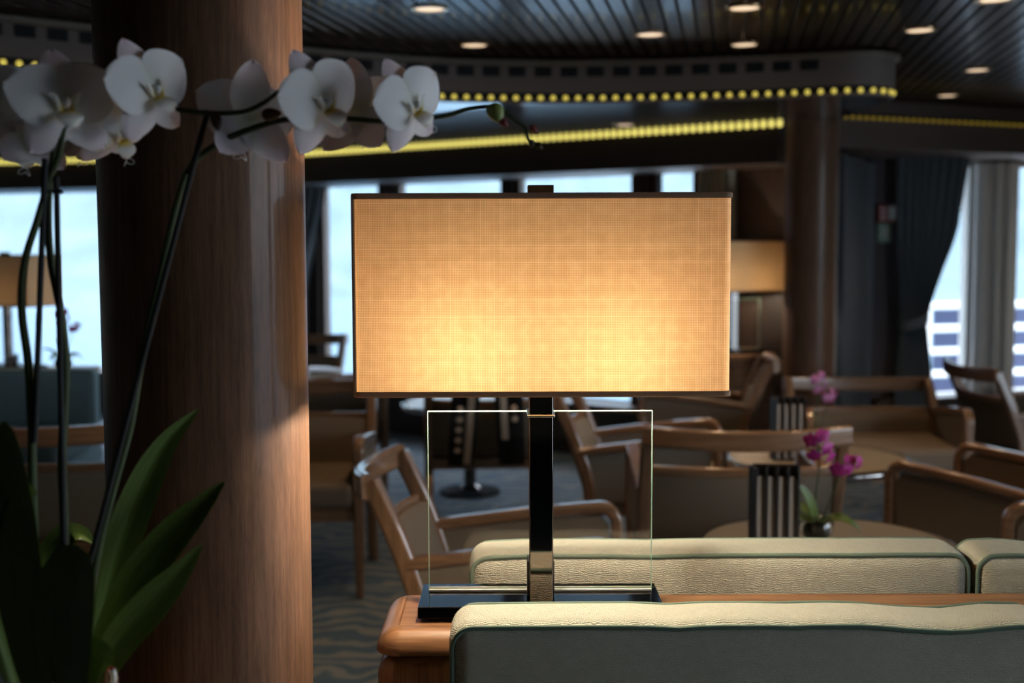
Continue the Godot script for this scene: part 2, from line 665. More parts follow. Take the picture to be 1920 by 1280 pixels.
func window(n: int, a: Vector2, b: Vector2, y0: float, y1: float, frame: Material, bar: float, label: String) -> void:
	var o := struct_node("window_%d" % n, label)
	var d := b - a
	var mid := (a + b) / 2.0
	o.position = Vector3(mid.x, y0, mid.y)
	o.rotation.y = atan2(-d.y, d.x)
	var w := d.length()
	var h := y1 - y0
	for s in [-1.0, 1.0]:
		var m := MB.new()
		m.rbox(Vector3(bar, h, 0.07), 0.006, shifted(Vector3(s * (w - bar) / 2, h / 2, 0)), 2)
		part("stile", m.done(), frame, o)
		m = MB.new()
		m.rbox(Vector3(w - 2 * bar, bar, 0.07), 0.006, shifted(Vector3(0, h / 2 + s * (h - bar) / 2, 0)), 2)
		part("frame_rail", m.done(), frame, o)
	var g := MB.new()
	var x := w / 2 - bar
	g.flat_quad(Vector3(-x, bar, 0), Vector3(x, bar, 0), Vector3(x, h - bar, 0), Vector3(-x, h - bar, 0), Vector3(0, 0, 1))
	part("pane", g.done(), mats.pane, o)

func led_strip(label: String, path: Array, y: float, spacing: float, r: float, material: Material) -> void:
	var start: Vector3 = Vector3(path[0].x, y, path[0].y)
	var o := thing("led_strip", label, "light strip", start)
	var pts := []
	for p in path:
		pts.append(Vector3(p.x, y, p.y) - start)
	var rail := MB.new()
	rail.sweep(pts, [Vector3.UP], round_rect(0.012, 0.03, 0.003, 1))
	part("light_rail", rail.done(), mats.slot, o, shifted(Vector3(0, 0.008, -0.012)))
	var bead := MB.new()
	bead.ball(Vector3.ZERO, Vector3.ONE * r, 10)
	var mesh := bead.done()
	var carry := 0.0
	for k in pts.size() - 1:
		var a: Vector3 = pts[k]
		var b: Vector3 = pts[k + 1]
		var len_ := a.distance_to(b)
		var s := carry
		while s < len_:
			part("bead", mesh, material, o, shifted(a.lerp(b, s / len_)))
			s += spacing
		carry = s - len_

func downlight(where: Vector3, label: String, r := 0.062) -> void:
	var o := thing("ceiling_downlight", label, "downlight", where, 0.0, "round recessed ceiling lights")
	var ring := MB.new()
	ring.lathe([Vector2(r * 0.86, 0.0), Vector2(r * 0.9, -0.006), Vector2(r * 1.12, -0.006), Vector2(r * 1.16, 0.0)], 28)
	part("trim_ring", ring.done(), mats.brass, o)
	var lens := MB.new()
	lens.lathe([Vector2(0.0, -0.004), Vector2(r * 0.5, -0.0035), Vector2(r * 0.88, -0.002)], 28)
	part("glowing_lens", lens.done(), mats.downlight, o)
	var l := SpotLight3D.new()
	l.name = "downlight_beam"
	l.light_color = Color(1.0, 0.82, 0.62)
	l.light_energy = 0.48
	l.light_size = 0.05
	l.spot_angle = 42.0
	l.spot_angle_attenuation = 0.8
	l.spot_range = 8.0
	l.shadow_enabled = true
	l.rotation.x = -PI / 2
	l.position.y = -0.02
	o.add_child(l)

func curtain(label: String, a: Vector2, b: Vector2, y_top: float, edges: Array, folds: int, tie: float) -> void:
	# edges: [height, left share, right share] from the top down
	var o := thing("curtain", label, "curtain", Vector3(a.x, 0, a.y))
	var along := Vector3(b.x - a.x, 0, b.y - a.y)
	var out := Vector3(-along.z, 0, along.x).normalized()
	var rows := []
	var nu := folds * 8
	for k in 49:
		var y := lerpf(y_top, 0.03, k / 48.0)
		var l := 0.0
		var r := 1.0
		for e in edges.size() - 1:
			if y <= edges[e][0] and y >= edges[e + 1][0]:
				var t: float = inverse_lerp(edges[e][0], edges[e + 1][0], y)
				t = t * t * (3.0 - 2.0 * t) * 0.5 + t * 0.5
				l = lerpf(edges[e][1], edges[e + 1][1], t)
				r = lerpf(edges[e][2], edges[e + 1][2], t)
		var squeeze := clampf(r - l, 0.2, 1.0)
		var row := []
		for j in nu + 1:
			var s := float(j) / nu
			var ripple := sin(s * folds * TAU + sin(y * 2.0 + s * 9.0) * 0.5) * (0.022 + 0.03 * (1.0 - squeeze)) + sin(s * 5.0 + y) * 0.012
			row.append(along * lerpf(l, r, s) + out * ripple + Vector3.UP * y)
		rows.append(row)
	var mb := MB.new()
	mb.sheet(rows)
	part("cloth", mb.done(), mats.curtain, o)
	if tie > 0.0:
		var at_row: Array = rows[int(roundf(inverse_lerp(y_top, 0.03, tie) * 48.0))]
		var p0: Vector3 = at_row[0]
		var p1: Vector3 = at_row[nu]
		var loop := []
		for k in 25:
			var ang := TAU * k / 24.0
			var mid := (p0 + p1) / 2.0
			loop.append(mid + (p1 - p0) * 0.53 * cos(ang) + out * 0.085 * sin(ang) + Vector3.UP * (0.03 * cos(ang) - 0.0))
		var band := MB.new()
		band.sweep(loop, [Vector3.UP], round_rect(0.01, 0.07, 0.004, 1), false)
		part("tieback", band.done(), mats.curtain, o)

func build_room() -> void:
	# floor and shell
	var plan := PackedVector2Array([Vector2(-8.1, 5.1), Vector2(4.3, 5.1), Vector2(4.3, -9.26), Vector2(2.45, -8.62), Vector2(1.6, -8.55), Vector2(1.6, -7.7), Vector2(-1.62, -9.98), Vector2(-8.1, -12.2)])
	var mb := MB.new()
	mb.prism(plan, -0.12, 0.0)
	struct("floor", mb.done(), mats.carpet, "slate blue carpet with tan ripples")
	mb = MB.new()
	mb.prism(plan, CEILING + 0.025, 2.45)
	var ceiling := struct("ceiling", mb.done(), mats.black, "dark varnished plank ceiling")
	# planks of the raised ceiling run towards the far right
	var along := Vector3(0.175, 0, -0.9846)
	var across := Vector3(0.9846, 0, 0.175)
	var plank := MB.new()
	plank.rbox(Vector3(0.052, 0.022, 8.4), 0.004, Transform3D(), 2)
	var plank_mesh := plank.done()
	var turn := atan2(-along.x, -along.z)
	for k in 130:
		var off := -3.4 + 0.061 * k
		var p := across * off + along * 5.6
		part("plank", plank_mesh, mats.plank, ceiling, shifted(Vector3(p.x, CEILING + 0.011, p.z), turn))

	# outer walls beyond the frame
	mb = MB.new()
	wall_run(mb, Vector2(-8.1, 5.1), Vector2(4.3, 5.1), 0, 2.45, 0.16)
	struct("wall_back", mb.done(), mats.back_wall)
	mb = MB.new()
	wall_run(mb, Vector2(-8.1, -12.1), Vector2(-8.1, 5.1), 0, 2.45, 0.16)
	struct("wall_left", mb.done(), mats.back_wall)
	mb = MB.new()
	wall_run(mb, Vector2(4.2, -9.1), Vector2(4.2, 5.1), 0, 0.2, 0.16)
	wall_run(mb, Vector2(4.2, -9.1), Vector2(4.2, 5.1), 2.2, 2.45, 0.16)
	for z in [-4.0, -1.75]:
		wall_run(mb, Vector2(4.2, z - 0.12), Vector2(4.2, z + 0.12), 0.2, 2.2, 0.16)
	wall_run(mb, Vector2(4.2, 0.38), Vector2(4.2, 5.1), 0.2, 2.2, 0.16)
	wall_run(mb, Vector2(4.2, -9.1), Vector2(4.2, -4.1), 0.2, 2.2, 0.16)
	struct("wall_right", mb.done(), mats.back_wall)
	var wn := 20
	for z in [-4.0, -1.75]:
		window(wn, Vector2(4.2, z + 0.12), Vector2(4.2, z + 2.13), 0.2, 2.2, mats.white_paint, 0.05, "white framed window in the side wall")
		wn += 1

	# the window wall beyond the tables: solid below the sill and above the head, posts between the panes
	mb = MB.new()
	for k in wall_path.size() - 1:
		wall_run(mb, wall_path[k], wall_path[k + 1], 0.0, 0.34, 0.14)
		wall_run(mb, wall_path[k], wall_path[k + 1], 1.97, 2.45, 0.14)
	var bank := [Vector2(-1.586, -9.73), Vector2(1.75, -7.3)]
	var edges := [[585, 606], [720, 749], [951, 973], [1197, 1229], [1313, 1512]]
	for e in edges:
		wall_run(mb, on_line(e[0], bank[0], bank[1]), on_line(e[1], bank[0], bank[1]), 0.34, 1.97, 0.14)
	wall_run(mb, on_line(283, wall_path[0], wall_path[1]), wall_path[1], 0.34, 1.97, 0.14)
	wall_run(mb, on_line(470, wall_path[1], wall_path[2]), wall_path[2], 0.34, 1.97, 0.14)
	wall_run(mb, wall_path[3], Vector2(1.75, -8.4), 0.0, 2.45, 0.14)
	struct("wall_far", mb.done(), mats.wall_wood, "dark wooden window wall behind the lounge")
	var n := 1
	for k in 4:
		window(n, on_line(edges[k][1], bank[0], bank[1]), on_line(edges[k + 1][0], bank[0], bank[1]), 0.34, 1.97, mats.sill, 0.035, "window %s of the dark wooden bank" % ["beside the bunched curtain", "second from the bunched curtain", "third from the bunched curtain", "nearest the black wall panel"][k])
		n += 1
	window(n, on_line(302, wall_path[1], wall_path[2]), on_line(470, wall_path[1], wall_path[2]), 0.34, 1.97, mats.sill, 0.035, "window hidden behind the wooden column")
	window(n + 1, on_line(-330, wall_path[0], wall_path[1]), on_line(283, wall_path[0], wall_path[1]), 0.34, 1.97, mats.sill, 0.035, "broad window behind the orchid stems")
	mb = MB.new()
	wall_run(mb, wall_path[0], on_line(-330, wall_path[0], wall_path[1]), 0.34, 1.97, 0.14)
	struct("wall_far", mb.done(), mats.wall_wood)
	# window sills
	mb = MB.new()
	for k in wall_path.size() - 1:
		wall_run(mb, wall_path[k], wall_path[k + 1], 0.33, 0.365, 0.30, 0.06)
	struct("trim_1", mb.done(), mats.sill, "dark window sill")

	# the wall with the white framed windows
	mb = MB.new()
	for k in right_path.size() - 1:
		wall_run(mb, right_path[k], right_path[k + 1], 0.0, 0.32, 0.14)
		wall_run(mb, right_path[k], right_path[k + 1], 1.97, 2.45, 0.14)
	wall_run(mb, right_path[0], right_path[1], 0.32, 1.97, 0.14)
	wall_run(mb, right_path[1], on_line(1706, right_path[1], right_path[2]), 0.32, 1.97, 0.14)
	struct("wall_angled", mb.done(), mats.wall_plain, "dark plain wall beside the tied curtain")
	mb = MB.new()
	wall_run(mb, on_line(1818, right_path[1], right_path[2]), on_line(1896, right_path[1], right_path[2]), 0.32, 1.97, 0.16)
	var post := struct("trim_2", mb.done(), mats.white_paint, "wide white window post")
	for px in [1832, 1858, 1880]:
		var rib := MB.new()
		var q := on_line(px, right_path[1], right_path[2])
		rib.rbox(Vector3(0.035, 1.62, 0.03), 0.008, Transform3D(Basis(Vector3.UP, -0.33), Vector3(q.x, 1.145, q.y + 0.09)), 2)
		part("moulding", rib.done(), mats.white_paint, post)
	window(n + 2, on_line(1706, right_path[1], right_path[2]), on_line(1818, right_path[1], right_path[2]), 0.32, 1.97, mats.white_paint, 0.03, "white framed window beside the tied curtain")
	window(n + 3, on_line(1896, right_path[1], right_path[2]), on_line(2016, right_path[1], right_path[2]), 0.32, 1.97, mats.white_paint, 0.03, "white framed window past the white post")
	mb = MB.new()
	wall_run(mb, on_line(2016, right_path[1], right_path[2]), right_path[2], 0.32, 1.97, 0.14)
	struct("wall_angled", mb.done(), mats.wall_plain)
	mb = MB.new()
	wall_run(mb, right_path[1], right_path[2], 0.31, 0.35, 0.3, 0.06)
	struct("trim_3", mb.done(), mats.sill, "dark window sill under the white windows")

	# dropped ceiling with a curved front
	var front := curve([Vector3(-3.3, 0, -3.2), Vector3(-2.5, 0, -4.05), Vector3(-1.76, 0, -4.72), Vector3(-0.945, 0, -5.36), Vector3(-0.31, 0, -5.72), Vector3(0.4, 0, -5.80), Vector3(1.1, 0, -5.68), Vector3(1.5, 0, -5.55)], 5)
	for p in [Vector3(1.60, 0, -5.54), Vector3(1.68, 0, -5.58), Vector3(1.73, 0, -5.66), Vector3(1.745, 0, -5.76)]:
		front.append(p)
	var poly := PackedVector2Array()
	for p in front:
		poly.append(Vector2(p.x, p.z))
	for p in [Vector2(1.745, -7.25), Vector2(-1.586, -9.68), Vector2(-3.6, -10.35), Vector2(-7.98, -11.85), Vector2(-7.98, -3.2)]:
		poly.append(p)
	mb = MB.new()
	mb.prism(poly, SOFFIT, CEILING - 0.002)
	var soffit := struct("ceiling_dropped", mb.done(), mats.soffit, "glossy dropped ceiling in front of the windows")
	# painted facing, cornice and air slots on the curved front
	var band := []
	var lip := []
	for k in front.size():
		var t: Vector3 = (front[mini(k + 1, front.size() - 1)] - front[maxi(k - 1, 0)]).normalized()
		var nn := Vector3(t.z, 0, -t.x) * -1.0
		if nn.z < 0 and k < front.size() - 4:
			nn = -nn
		if k >= front.size() - 4:
			nn = Vector3(-t.z, 0, t.x)
		band.append(front[k] + nn * 0.012 + Vector3.UP * (SOFFIT + 0.1))
		lip.append(front[k] + nn * 0.03 + Vector3.UP * (CEILING - 0.022))
	var facing := MB.new()
	facing.sweep(band, [Vector3.UP], round_rect(0.02, 0.2, 0.004, 1))
	part("facing", facing.done(), mats.fascia, soffit)
	var cornice := MB.new()
	cornice.sweep(lip, [Vector3.UP], round_rect(0.03, 0.026, 0.006, 2))
	part("cornice", cornice.done(), mats.cornice, soffit)
	var slot := MB.new()
	slot.rbox(Vector3(0.080, 0.046, 0.012), 0.003, Transform3D(), 1)
	var slot_mesh := slot.done()
	var s_at := 0.0
	for k in band.size() - 6:
		var a: Vector3 = band[k]
		var b: Vector3 = band[k + 1]
		var t := (b - a).normalized()
		while s_at < a.distance_to(b):
			var p := a + t * s_at
			p.y = 2.214
			part("air_slot", slot_mesh, mats.slot, soffit, Transform3D(Basis(Vector3.UP, atan2(-t.z, t.x)), p + Vector3(-t.z, 0, t.x).normalized() * 0.008))
			s_at += 0.122
		s_at -= a.distance_to(b)

	# boxed valances above the windows
	poly = PackedVector2Array()
	for p in cove_path:
		poly.append(p)
	for k in range(wall_path.size() - 1, -1, -1):
		poly.append(wall_path[k])
	mb = MB.new()
	mb.prism(poly, 1.855, SOFFIT - 0.002)
	struct("trim_4", mb.done(), mats.wall_wood_x, "dark wooden valance above the window bank")
	poly = PackedVector2Array(right_cove)
	poly.append_array(PackedVector2Array([Vector2(4.2, -9.016), Vector2(2.4, -8.4), Vector2(1.86, -8.35)]))
	mb = MB.new()
	mb.prism(poly, 1.985, CEILING - 0.002)
	struct("trim_5", mb.done(), mats.fascia, "dark valance above the tied curtain")

	# light strips
	var upper := []
	for k in range(8, front.size()):
		var p: Vector3 = band[k]
		upper.append(Vector2(p.x, p.z) + Vector2(0.0, 0.02))
	led_strip("yellow bead light strip along the curved ceiling edge", upper, SOFFIT + 0.022, 0.058, 0.0125, mats.led_mid)
	var lower := []
	for p in [cove_path[1] + Vector2(-1.2, -0.36), cove_path[1], cove_path[2], cove_path[3]]:
		lower.append(p + Vector2(0.012, 0.018))
	led_strip("bright yellow bead light strip above the window bank", lower, SOFFIT - 0.006, 0.048, 0.0175, mats.led)
	led_strip("dim yellow bead light strip above the tied curtain", [right_cove[0] + Vector2(0, 0.02), right_cove[1] + Vector2(-0.005, 0.02), right_cove[1].lerp(right_cove[2], 0.6) + Vector2(-0.005, 0.02)], 2.165, 0.052, 0.012, mats.led_dim)

	# columns
	column("wood_column", "big round cherry wood column behind the white orchids", Vector2(at(381, 455, 1.74).x, -1.74), 0.1425, mats.column, CEILING - 0.002)
	column("wood_column", "slim round wooden column beside the small table lamp", Vector2(at(1522, 455, 6.75).x, -6.75), 0.142, mats.column, SOFFIT - 0.002)

	# downlights
	for q in [[805, 14], [889, 82], [1220, 62], [1397, 12], [1397, 81], [1727, 54], [1630, 106], [1835, 129], [1779, 177], [1868, -4]]:
		downlight(on_height(q[0], q[1], CEILING - 0.001), "round warm downlight recessed in the plank ceiling")
	for x in [-1.1, 0.2, 1.5, 2.8]:
		downlight(Vector3(x, CEILING - 0.001, -3.55), "round warm downlight recessed in the plank ceiling")
	for x in [-2.0, -0.7, 0.6, 1.9]:
		downlight(Vector3(x, CEILING - 0.001, 0.6), "round warm downlight recessed in the plank ceiling")
	for q in [[1172, 232], [765, 246]]:
		downlight(on_height(q[0], q[1], SOFFIT - 0.001), "round warm downlight in the glossy dropped ceiling", 0.06)

	# curtains
	curtain("dark curtain beside the window bank, bunched against the wooden column", on_line(488, wall_path[1] + Vector2(0.02, 0.2), wall_path[2] + Vector2(0.02, 0.2)), on_line(614, wall_path[1] + Vector2(0.02, 0.2), wall_path[2] + Vector2(0.02, 0.2)), 1.9, [[1.9, 0.0, 1.0], [1.0, 0.0, 0.66], [0.0, 0.0, 0.6]], 7, 0.0)
	curtain("dark curtain hanging between the window bank and the black wall panel", on_line(1306, bank[0] + Vector2(0, 0.2), bank[1] + Vector2(0, 0.2)), on_line(1380, bank[0] + Vector2(0, 0.2), bank[1] + Vector2(0, 0.2)), 1.86, [[1.86, 0.04, 1.0], [0.0, 0.1, 1.0]], 5, 0.0)
	curtain("slate grey curtain tied back in front of the white framed window", on_line(1680, right_path[1] + Vector2(0, 0.22), right_path[2] + Vector2(0, 0.22)), on_line(1814, right_path[1] + Vector2(0, 0.22), right_path[2] + Vector2(0, 0.22)), 1.985, [[1.985, 0.0, 1.0], [1.55, 0.0, 0.9], [0.87, 0.08, 0.47], [0.5, 0.03, 0.58], [0.0, 0.0, 0.66]], 8, 0.87)

	# ribbed folding panel standing at an angle
	var pa := at(1577, 455, 7.25)
	var pb := at(1633, 455, 8.15)
	var span := Vector3(pb.x - pa.x, 0, pb.z - pa.z)
	var o := thing("ribbed_panel", "blue grey ribbed folding panel beside the slim wooden column", "panel", Vector3(pa.x, 0, pa.z), atan2(-span.z, span.x))
	var w := span.length()
	var rib_mat := std(Color(0.22, 0.26, 0.30), 0.6)
	mb = MB.new()
	mb.rbox(Vector3(w, 1.92, 0.02), 0.003, shifted(Vector3(w / 2, 0.97, 0)), 1)
	part("backing", mb.done(), rib_mat, o)
	var rib := MB.new()
	rib.rbox(Vector3(w - 0.03, 0.024, 0.02), 0.008, Transform3D(), 2)
	var rib_mesh := rib.done()
	for k in 50:
		part("rib", rib_mesh, rib_mat, o, shifted(Vector3(w / 2, 0.08 + k * 0.0375, 0.014)))
	for s in [0.012, w - 0.012]:
		mb = MB.new()
		mb.rbox(Vector3(0.03, 1.94, 0.05), 0.005, shifted(Vector3(s, 0.97, 0)), 2)
		part("edge_post", mb.done(), rib_mat, o)

	# fixtures on the dark walls
	var sp := on_line(1652, right_path[0], right_path[1])
	var sounder := thing("alarm_sounder", "red and white alarm box on the dark wall beside the curtain", "alarm", Vector3(at(1657, 400, -sp.y).x, at(1657, 400, -sp.y).y, sp.y + 0.07))
	mb = MB.new()
	mb.rbox(Vector3(0.13, 0.125, 0.05), 0.012, shifted(Vector3(0, 0, 0.025)), 2)
	part("housing", mb.done(), mats.red_plastic, sounder)
	mb = MB.new()
	mb.rbox(Vector3(0.07, 0.10, 0.05), 0.02, shifted(Vector3(0.03, 0.005, 0.06)), 3)
	part("horn", mb.done(), mats.white_plastic, sounder)
	var plate := thing("safety_sign", "small pale green sign with white marks under the alarm box", "sign", Vector3(at(1654, 436, -sp.y).x, at(1654, 436, -sp.y).y, sp.y + 0.072))
	mb = MB.new()
	mb.rbox(Vector3(0.095, 0.13, 0.006), 0.002, shifted(Vector3(0, 0, 0.003)), 1)
	part("plate", mb.done(), mats.sign_green, plate)
	for s in [-0.018, 0.016]:
		mb = MB.new()
		mb.rbox(Vector3(0.018, 0.085, 0.004), 0.001, shifted(Vector3(s, 0, 0.007)), 1)
		part("mark", mb.done(), mats.white_plastic, plate)
	var tv := on_line(1425, bank[0], bank[1])
	var slope: float = atan2(-(bank[1].y - bank[0].y), bank[1].x - bank[0].x)
	var screen := thing("wall_panel", "tall black panel on the dark wall above the small table lamp", "panel", Vector3(tv.x, at(1425, 365, -tv.y).y, tv.y) + Vector3(0.05, 0, 0.085), slope)
	mb = MB.new()
	mb.rbox(Vector3(0.40, 0.56, 0.035), 0.006, Transform3D(), 2)
	part("casing", mb.done(), mats.black, screen)
	mb = MB.new()
	mb.rbox(Vector3(0.37, 0.53, 0.006), 0.002, shifted(Vector3(0, 0, 0.018)), 1)
	part("glossy_face", mb.done(), mats.screen, screen)

	build_outside()

func column(called: String, label: String, c: Vector2, r: float, material: Material, top: float) -> void:
	var o := thing(called, label, "column", Vector3(c.x, 0, c.y))
	# two veneered shells meet at narrow joint strips
	var spans := [[deg_to_rad(164), deg_to_rad(-8)], [deg_to_rad(-14), deg_to_rad(-190)]]
	for s in spans:
		var rows := []
		for y in [0.002, top]:
			var row := []
			for k in 41:
				var a: float = lerpf(s[0], s[1], k / 40.0)
				row.append(Vector3(cos(a) * r, y, sin(a) * r))
			rows.append(row)
		var mb := MB.new()
		mb.sheet(rows, false, false, Vector2.ONE, [], true)
		for k in mb.v.size():
			mb.n[k] = Vector3(mb.v[k].x, 0, mb.v[k].z).normalized()
		part("veneer_shell", mb.done(), material, o)
	for a in [deg_to_rad(167), deg_to_rad(-11)]:
		var mb := MB.new()
		mb.rbox(Vector3(r * 0.10, top - 0.004, 0.006), 0.002, Transform3D(Basis(Vector3.UP, PI / 2 - a), Vector3(cos(a) * (r - 0.0035), top / 2, sin(a) * (r - 0.0035))), 2)
		part("joint_strip", mb.done(), material, o)
	var foot := MB.new()
	foot.lathe([Vector2(r + 0.02, 0.0), Vector2(r + 0.02, 0.09), Vector2(r + 0.012, 0.1), Vector2(r, 0.1)], 40)
	part("skirting", foot.done(), mats.black, o)

func build_outside() -> void:
	# fjord: water far below the deck, a misty hillside beyond, a deck railing by the white windows
	var mb := MB.new()
	var rows := []
	for z in [40.0, -60.0, -200.0, -340.0, -900.0]:
		var row := []
		for x in [-1500.0, -500.0, 0.0, 500.0, 1500.0]:
			row.append(Vector3(x, -14.0, z))
		rows.append(row)
	mb.sheet(rows, false, false, Vector2.ONE, [], false)
	for k in mb.n.size():
		mb.n[k] = Vector3.UP
	struct("water", mb.done(), mats.water, "bright water of the fjord far below")
	var f := FastNoiseLite.new()
	f.seed = 4
	f.frequency = 0.004
	f.fractal_octaves = 4
	mb = MB.new()
	rows = []
	for b in 24:
		var row := []
		for a in 61:
			var x := lerpf(-900.0, 900.0, a / 60.0)
			var z := -335.0 - b * 22.0 + 18.0 * f.get_noise_2d(x * 1.5, 50.0)
			var y := -15.0 + pow(float(b), 1.25) * 6.0 * (1.0 + 0.6 * f.get_noise_2d(x, z)) + (5.0 * f.get_noise_2d(x * 4.0, z * 4.0) if b > 0 else 0.0)
			row.append(Vector3(x, y, z))
		rows.append(row)
	mb.sheet(rows, false, false, Vector2.ONE, [], true)
	struct("hillside", mb.done(), mats.hill, "pale misty hillside across the water")
	# sea haze between the ship and the far shore
	var haze := FogVolume.new()
	haze.name = "haze"
	haze.size = Vector3(1400.0, 190.0, 200.0)
	haze.position = Vector3(0.0, 82.0, -225.0)
	var mist := FogMaterial.new()
	mist.density = 0.0013
	mist.albedo = Color(0.74, 0.88, 1.0)
	haze.material = mist
	add_child(haze)
	haze.set_meta("kind", "stuff")
	haze.set_meta("label", "pale haze over the water of the fjord")
	haze.set_meta("category", "haze")
	# railing outside the white windows
	var r0 := Vector3(2.2, 0.0, -10.4)
	var o := thing("deck_railing", "white deck railing with navy canvas panels outside the white windows", "railing", r0, 0.2)
	for k in 5:
		var rail := MB.new()
		rail.tube([Vector3(0, 0.06 + 0.2 * k, 0), Vector3(6.0, 0.06 + 0.2 * k, 0)], 0.028, 8)
		part("rail_bar", rail.done(), mats.white_paint, o)
	for k in 16:
		for j in 4:
			var p := MB.new()
			p.rbox(Vector3(0.27, 0.125, 0.012), 0.003, shifted(Vector3(0.22 + k * 0.36, 0.16 + 0.2 * j, 0)), 1)
			part("canvas_panel", p.done(), mats.navy, o)
	for k in 17:
		var p := MB.new()
		p.tube([Vector3(0.04 + k * 0.36, -0.15, 0), Vector3(0.04 + k * 0.36, 0.9, 0)], 0.022, 8)
		part("railing_post", p.done(), mats.white_paint, o)
	var deck := MB.new()
	deck.rbox(Vector3(10.0, 0.1, 3.2), 0.01, Transform3D(Basis(Vector3.UP, 0.2), Vector3(5.0, -0.2, -11.2)), 1)
	struct("deck", deck.done(), mats.white_paint, "pale outside deck under the railing")

# ---------------------------------------------------------------- lamps
# base bottom at y 0; the glass faces +z
func table_lamp(label: String, where: Vector3, turn: float, energy: float) -> Node3D:
	var o := thing("table_lamp", label, "lamp", where, turn)
	var m := MB.new()
	m.rbox(Vector3(0.352, 0.006, 0.108), 0.001, shifted(Vector3(0, 0.003, 0)), 1)
	part("foot_plate", m.done(), mats.black, o)
	m = MB.new()
	m.rbox(Vector3(0.379, 0.018, 0.132), 0.0015, shifted(Vector3(0, 0.0150, 0)), 2)
	part("base", m.done(), mats.black_gloss, o)
	m = MB.new()
	m.rbox(Vector3(0.0372, 0.632, 0.0372), 0.0026, shifted(Vector3(0.001, 0.024 + 0.316, 0.032)), 2)
	part("post", m.done(), mats.dark_chrome, o)
	m = MB.new()
	m.rbox(Vector3(0.0392, 0.017, 0.0392), 0.001, shifted(Vector3(0.001, 0.6595, 0.032)), 1)
	part("finial", m.done(), mats.matt_black, o)
	for y in [0.0545, 0.3175]:
		m = MB.new()
		m.rbox(Vector3(0.043, 0.055 if y < 0.2 else 0.004, 0.036), 0.001, shifted(Vector3(0.001, y, -0.004)), 1)
		if y < 0.2:
			part("clamp", m.done(), mats.black, o)
		else:
			m.rbox(Vector3(0.0425, 0.004, 0.0425), 0.0012, shifted(Vector3(0.001, y, 0.032)), 2)
			part("clip", m.done(), mats.chrome, o)
	m = MB.new()
	m.rbox(Vector3(0.356, 0.2890, 0.010), 0.0012, shifted(Vector3(0.001, 0.0252 + 0.1445, -0.026)), 1)
	part("glass_panel", m.done(), mats.clear_sheet, o)
	# ground edges of the glass
	for q in [[Vector3(0.001, 0.3147, -0.026), Vector3(0.3565, 0.0008, 0.0101)], [Vector3(-0.1775, 0.170, -0.026), Vector3(0.0009, 0.290, 0.0101)], [Vector3(0.1795, 0.170, -0.026), Vector3(0.0009, 0.290, 0.0101)], [Vector3(0.001, 0.0250, -0.026), Vector3(0.3555, 0.0008, 0.0098)]]:
		m = MB.new()
		m.rbox(q[1], 0.0004, shifted(q[0]), 1)
		part("ground_edge", m.done(), mats.glass_edge, o)
	m = MB.new()
	m.rbox(Vector3(0.357, 0.0042, 0.0040), 0.0010, shifted(Vector3(0.001, 0.0262, -0.0188)), 2)
	m.rbox(Vector3(0.357, 0.0042, 0.0040), 0.0010, shifted(Vector3(0.001, 0.0262, -0.0332)), 2)
	part("glass_channel", m.done(), mats.satin, o)
	# shade: four linen walls, open above and below
	var w := 0.537
	var d := 0.276
	var y0 := 0.3635
	var y1 := 0.6495
	var zc := 0.032
	var shade := MB.new()
	var loop := []
	var r := 0.010
	for q in round_rect(w, d, r, 4):
		loop.append(q)
	loop.append(loop[0])
	var run := 0.0
	for k in loop.size() - 1:
		var a: Vector2 = loop[k]
		var b: Vector2 = loop[k + 1]
		var step := a.distance_to(b)
		for side in [0.0, -0.0012]:
			var na := Vector3(a.x, 0, a.y)
			var t := (b - a).normalized()
			var nn := Vector3(t.y, 0, -t.x)
			if nn.dot(na) < 0:
				nn = -nn
			if side < 0.0:
				continue
			var u0 := run
			var u1 := run + step
			var i0 := shade.vert(Vector3(a.x, y0, a.y + zc), nn, Vector2(u0, y0))
			var i1 := shade.vert(Vector3(b.x, y0, b.y + zc), nn, Vector2(u1, y0))
			var i2 := shade.vert(Vector3(b.x, y1, b.y + zc), nn, Vector2(u1, y1))
			var i3 := shade.vert(Vector3(a.x, y1, a.y + zc), nn, Vector2(u0, y1))
			shade.quad(i0, i1, i2, i3)
		run += step
	part("shade", shade.done(), mats.shade, o)
	# binding tape round the rims and up the seam
	for y in [y0 + 0.002, y1 - 0.002]:
		var path := []
		for q in loop:
			path.append(Vector3(q.x, y, q.y + zc))
		var tape := MB.new()
		tape.sweep(path, [Vector3.UP], round_rect(0.0045, 0.0085, 0.002, 2), false)
		part("binding_tape", tape.done(), mats.shade_tape, o)
	var seam := MB.new()
	seam.rbox(Vector3(0.005, y1 - y0, 0.008), 0.002, shifted(Vector3(-w / 2 + 0.001, (y0 + y1) / 2, d / 2 + zc - 0.004)), 2)
	part("seam_tape", seam.done(), mats.shade_tape, o)
	# rim wires, arms, sockets and bulbs
	for s in [-1.0, 1.0]:
		var arm := MB.new()
		arm.tube([Vector3(s * 0.012, y0 + 0.012, zc), Vector3(s * 0.115, y0 + 0.012, zc)], 0.005, 8)
		part("bulb_arm", arm.done(), mats.brass, o)
		var sock := MB.new()
		sock.lathe([Vector2(0.0, y0 + 0.004), Vector2(0.014, y0 + 0.004), Vector2(0.014, y0 + 0.03), Vector2(0.0, y0 + 0.03)], 16, shifted(Vector3(s * 0.118, 0, zc)))
		part("socket", sock.done(), mats.brass, o)
		var bulb := MB.new()
		bulb.ball(Vector3(s * 0.118, y0 + 0.052, zc), Vector3(0.022, 0.027, 0.022), 16)
		part("bulb", bulb.done(), mats.bulb, o)
		var l := OmniLight3D.new()
		l.name = "bulb_light"
		l.light_color = Color(1.0, 0.935, 0.83)
		l.light_energy = energy
		l.light_size = 0.02
		l.omni_range = 12.0
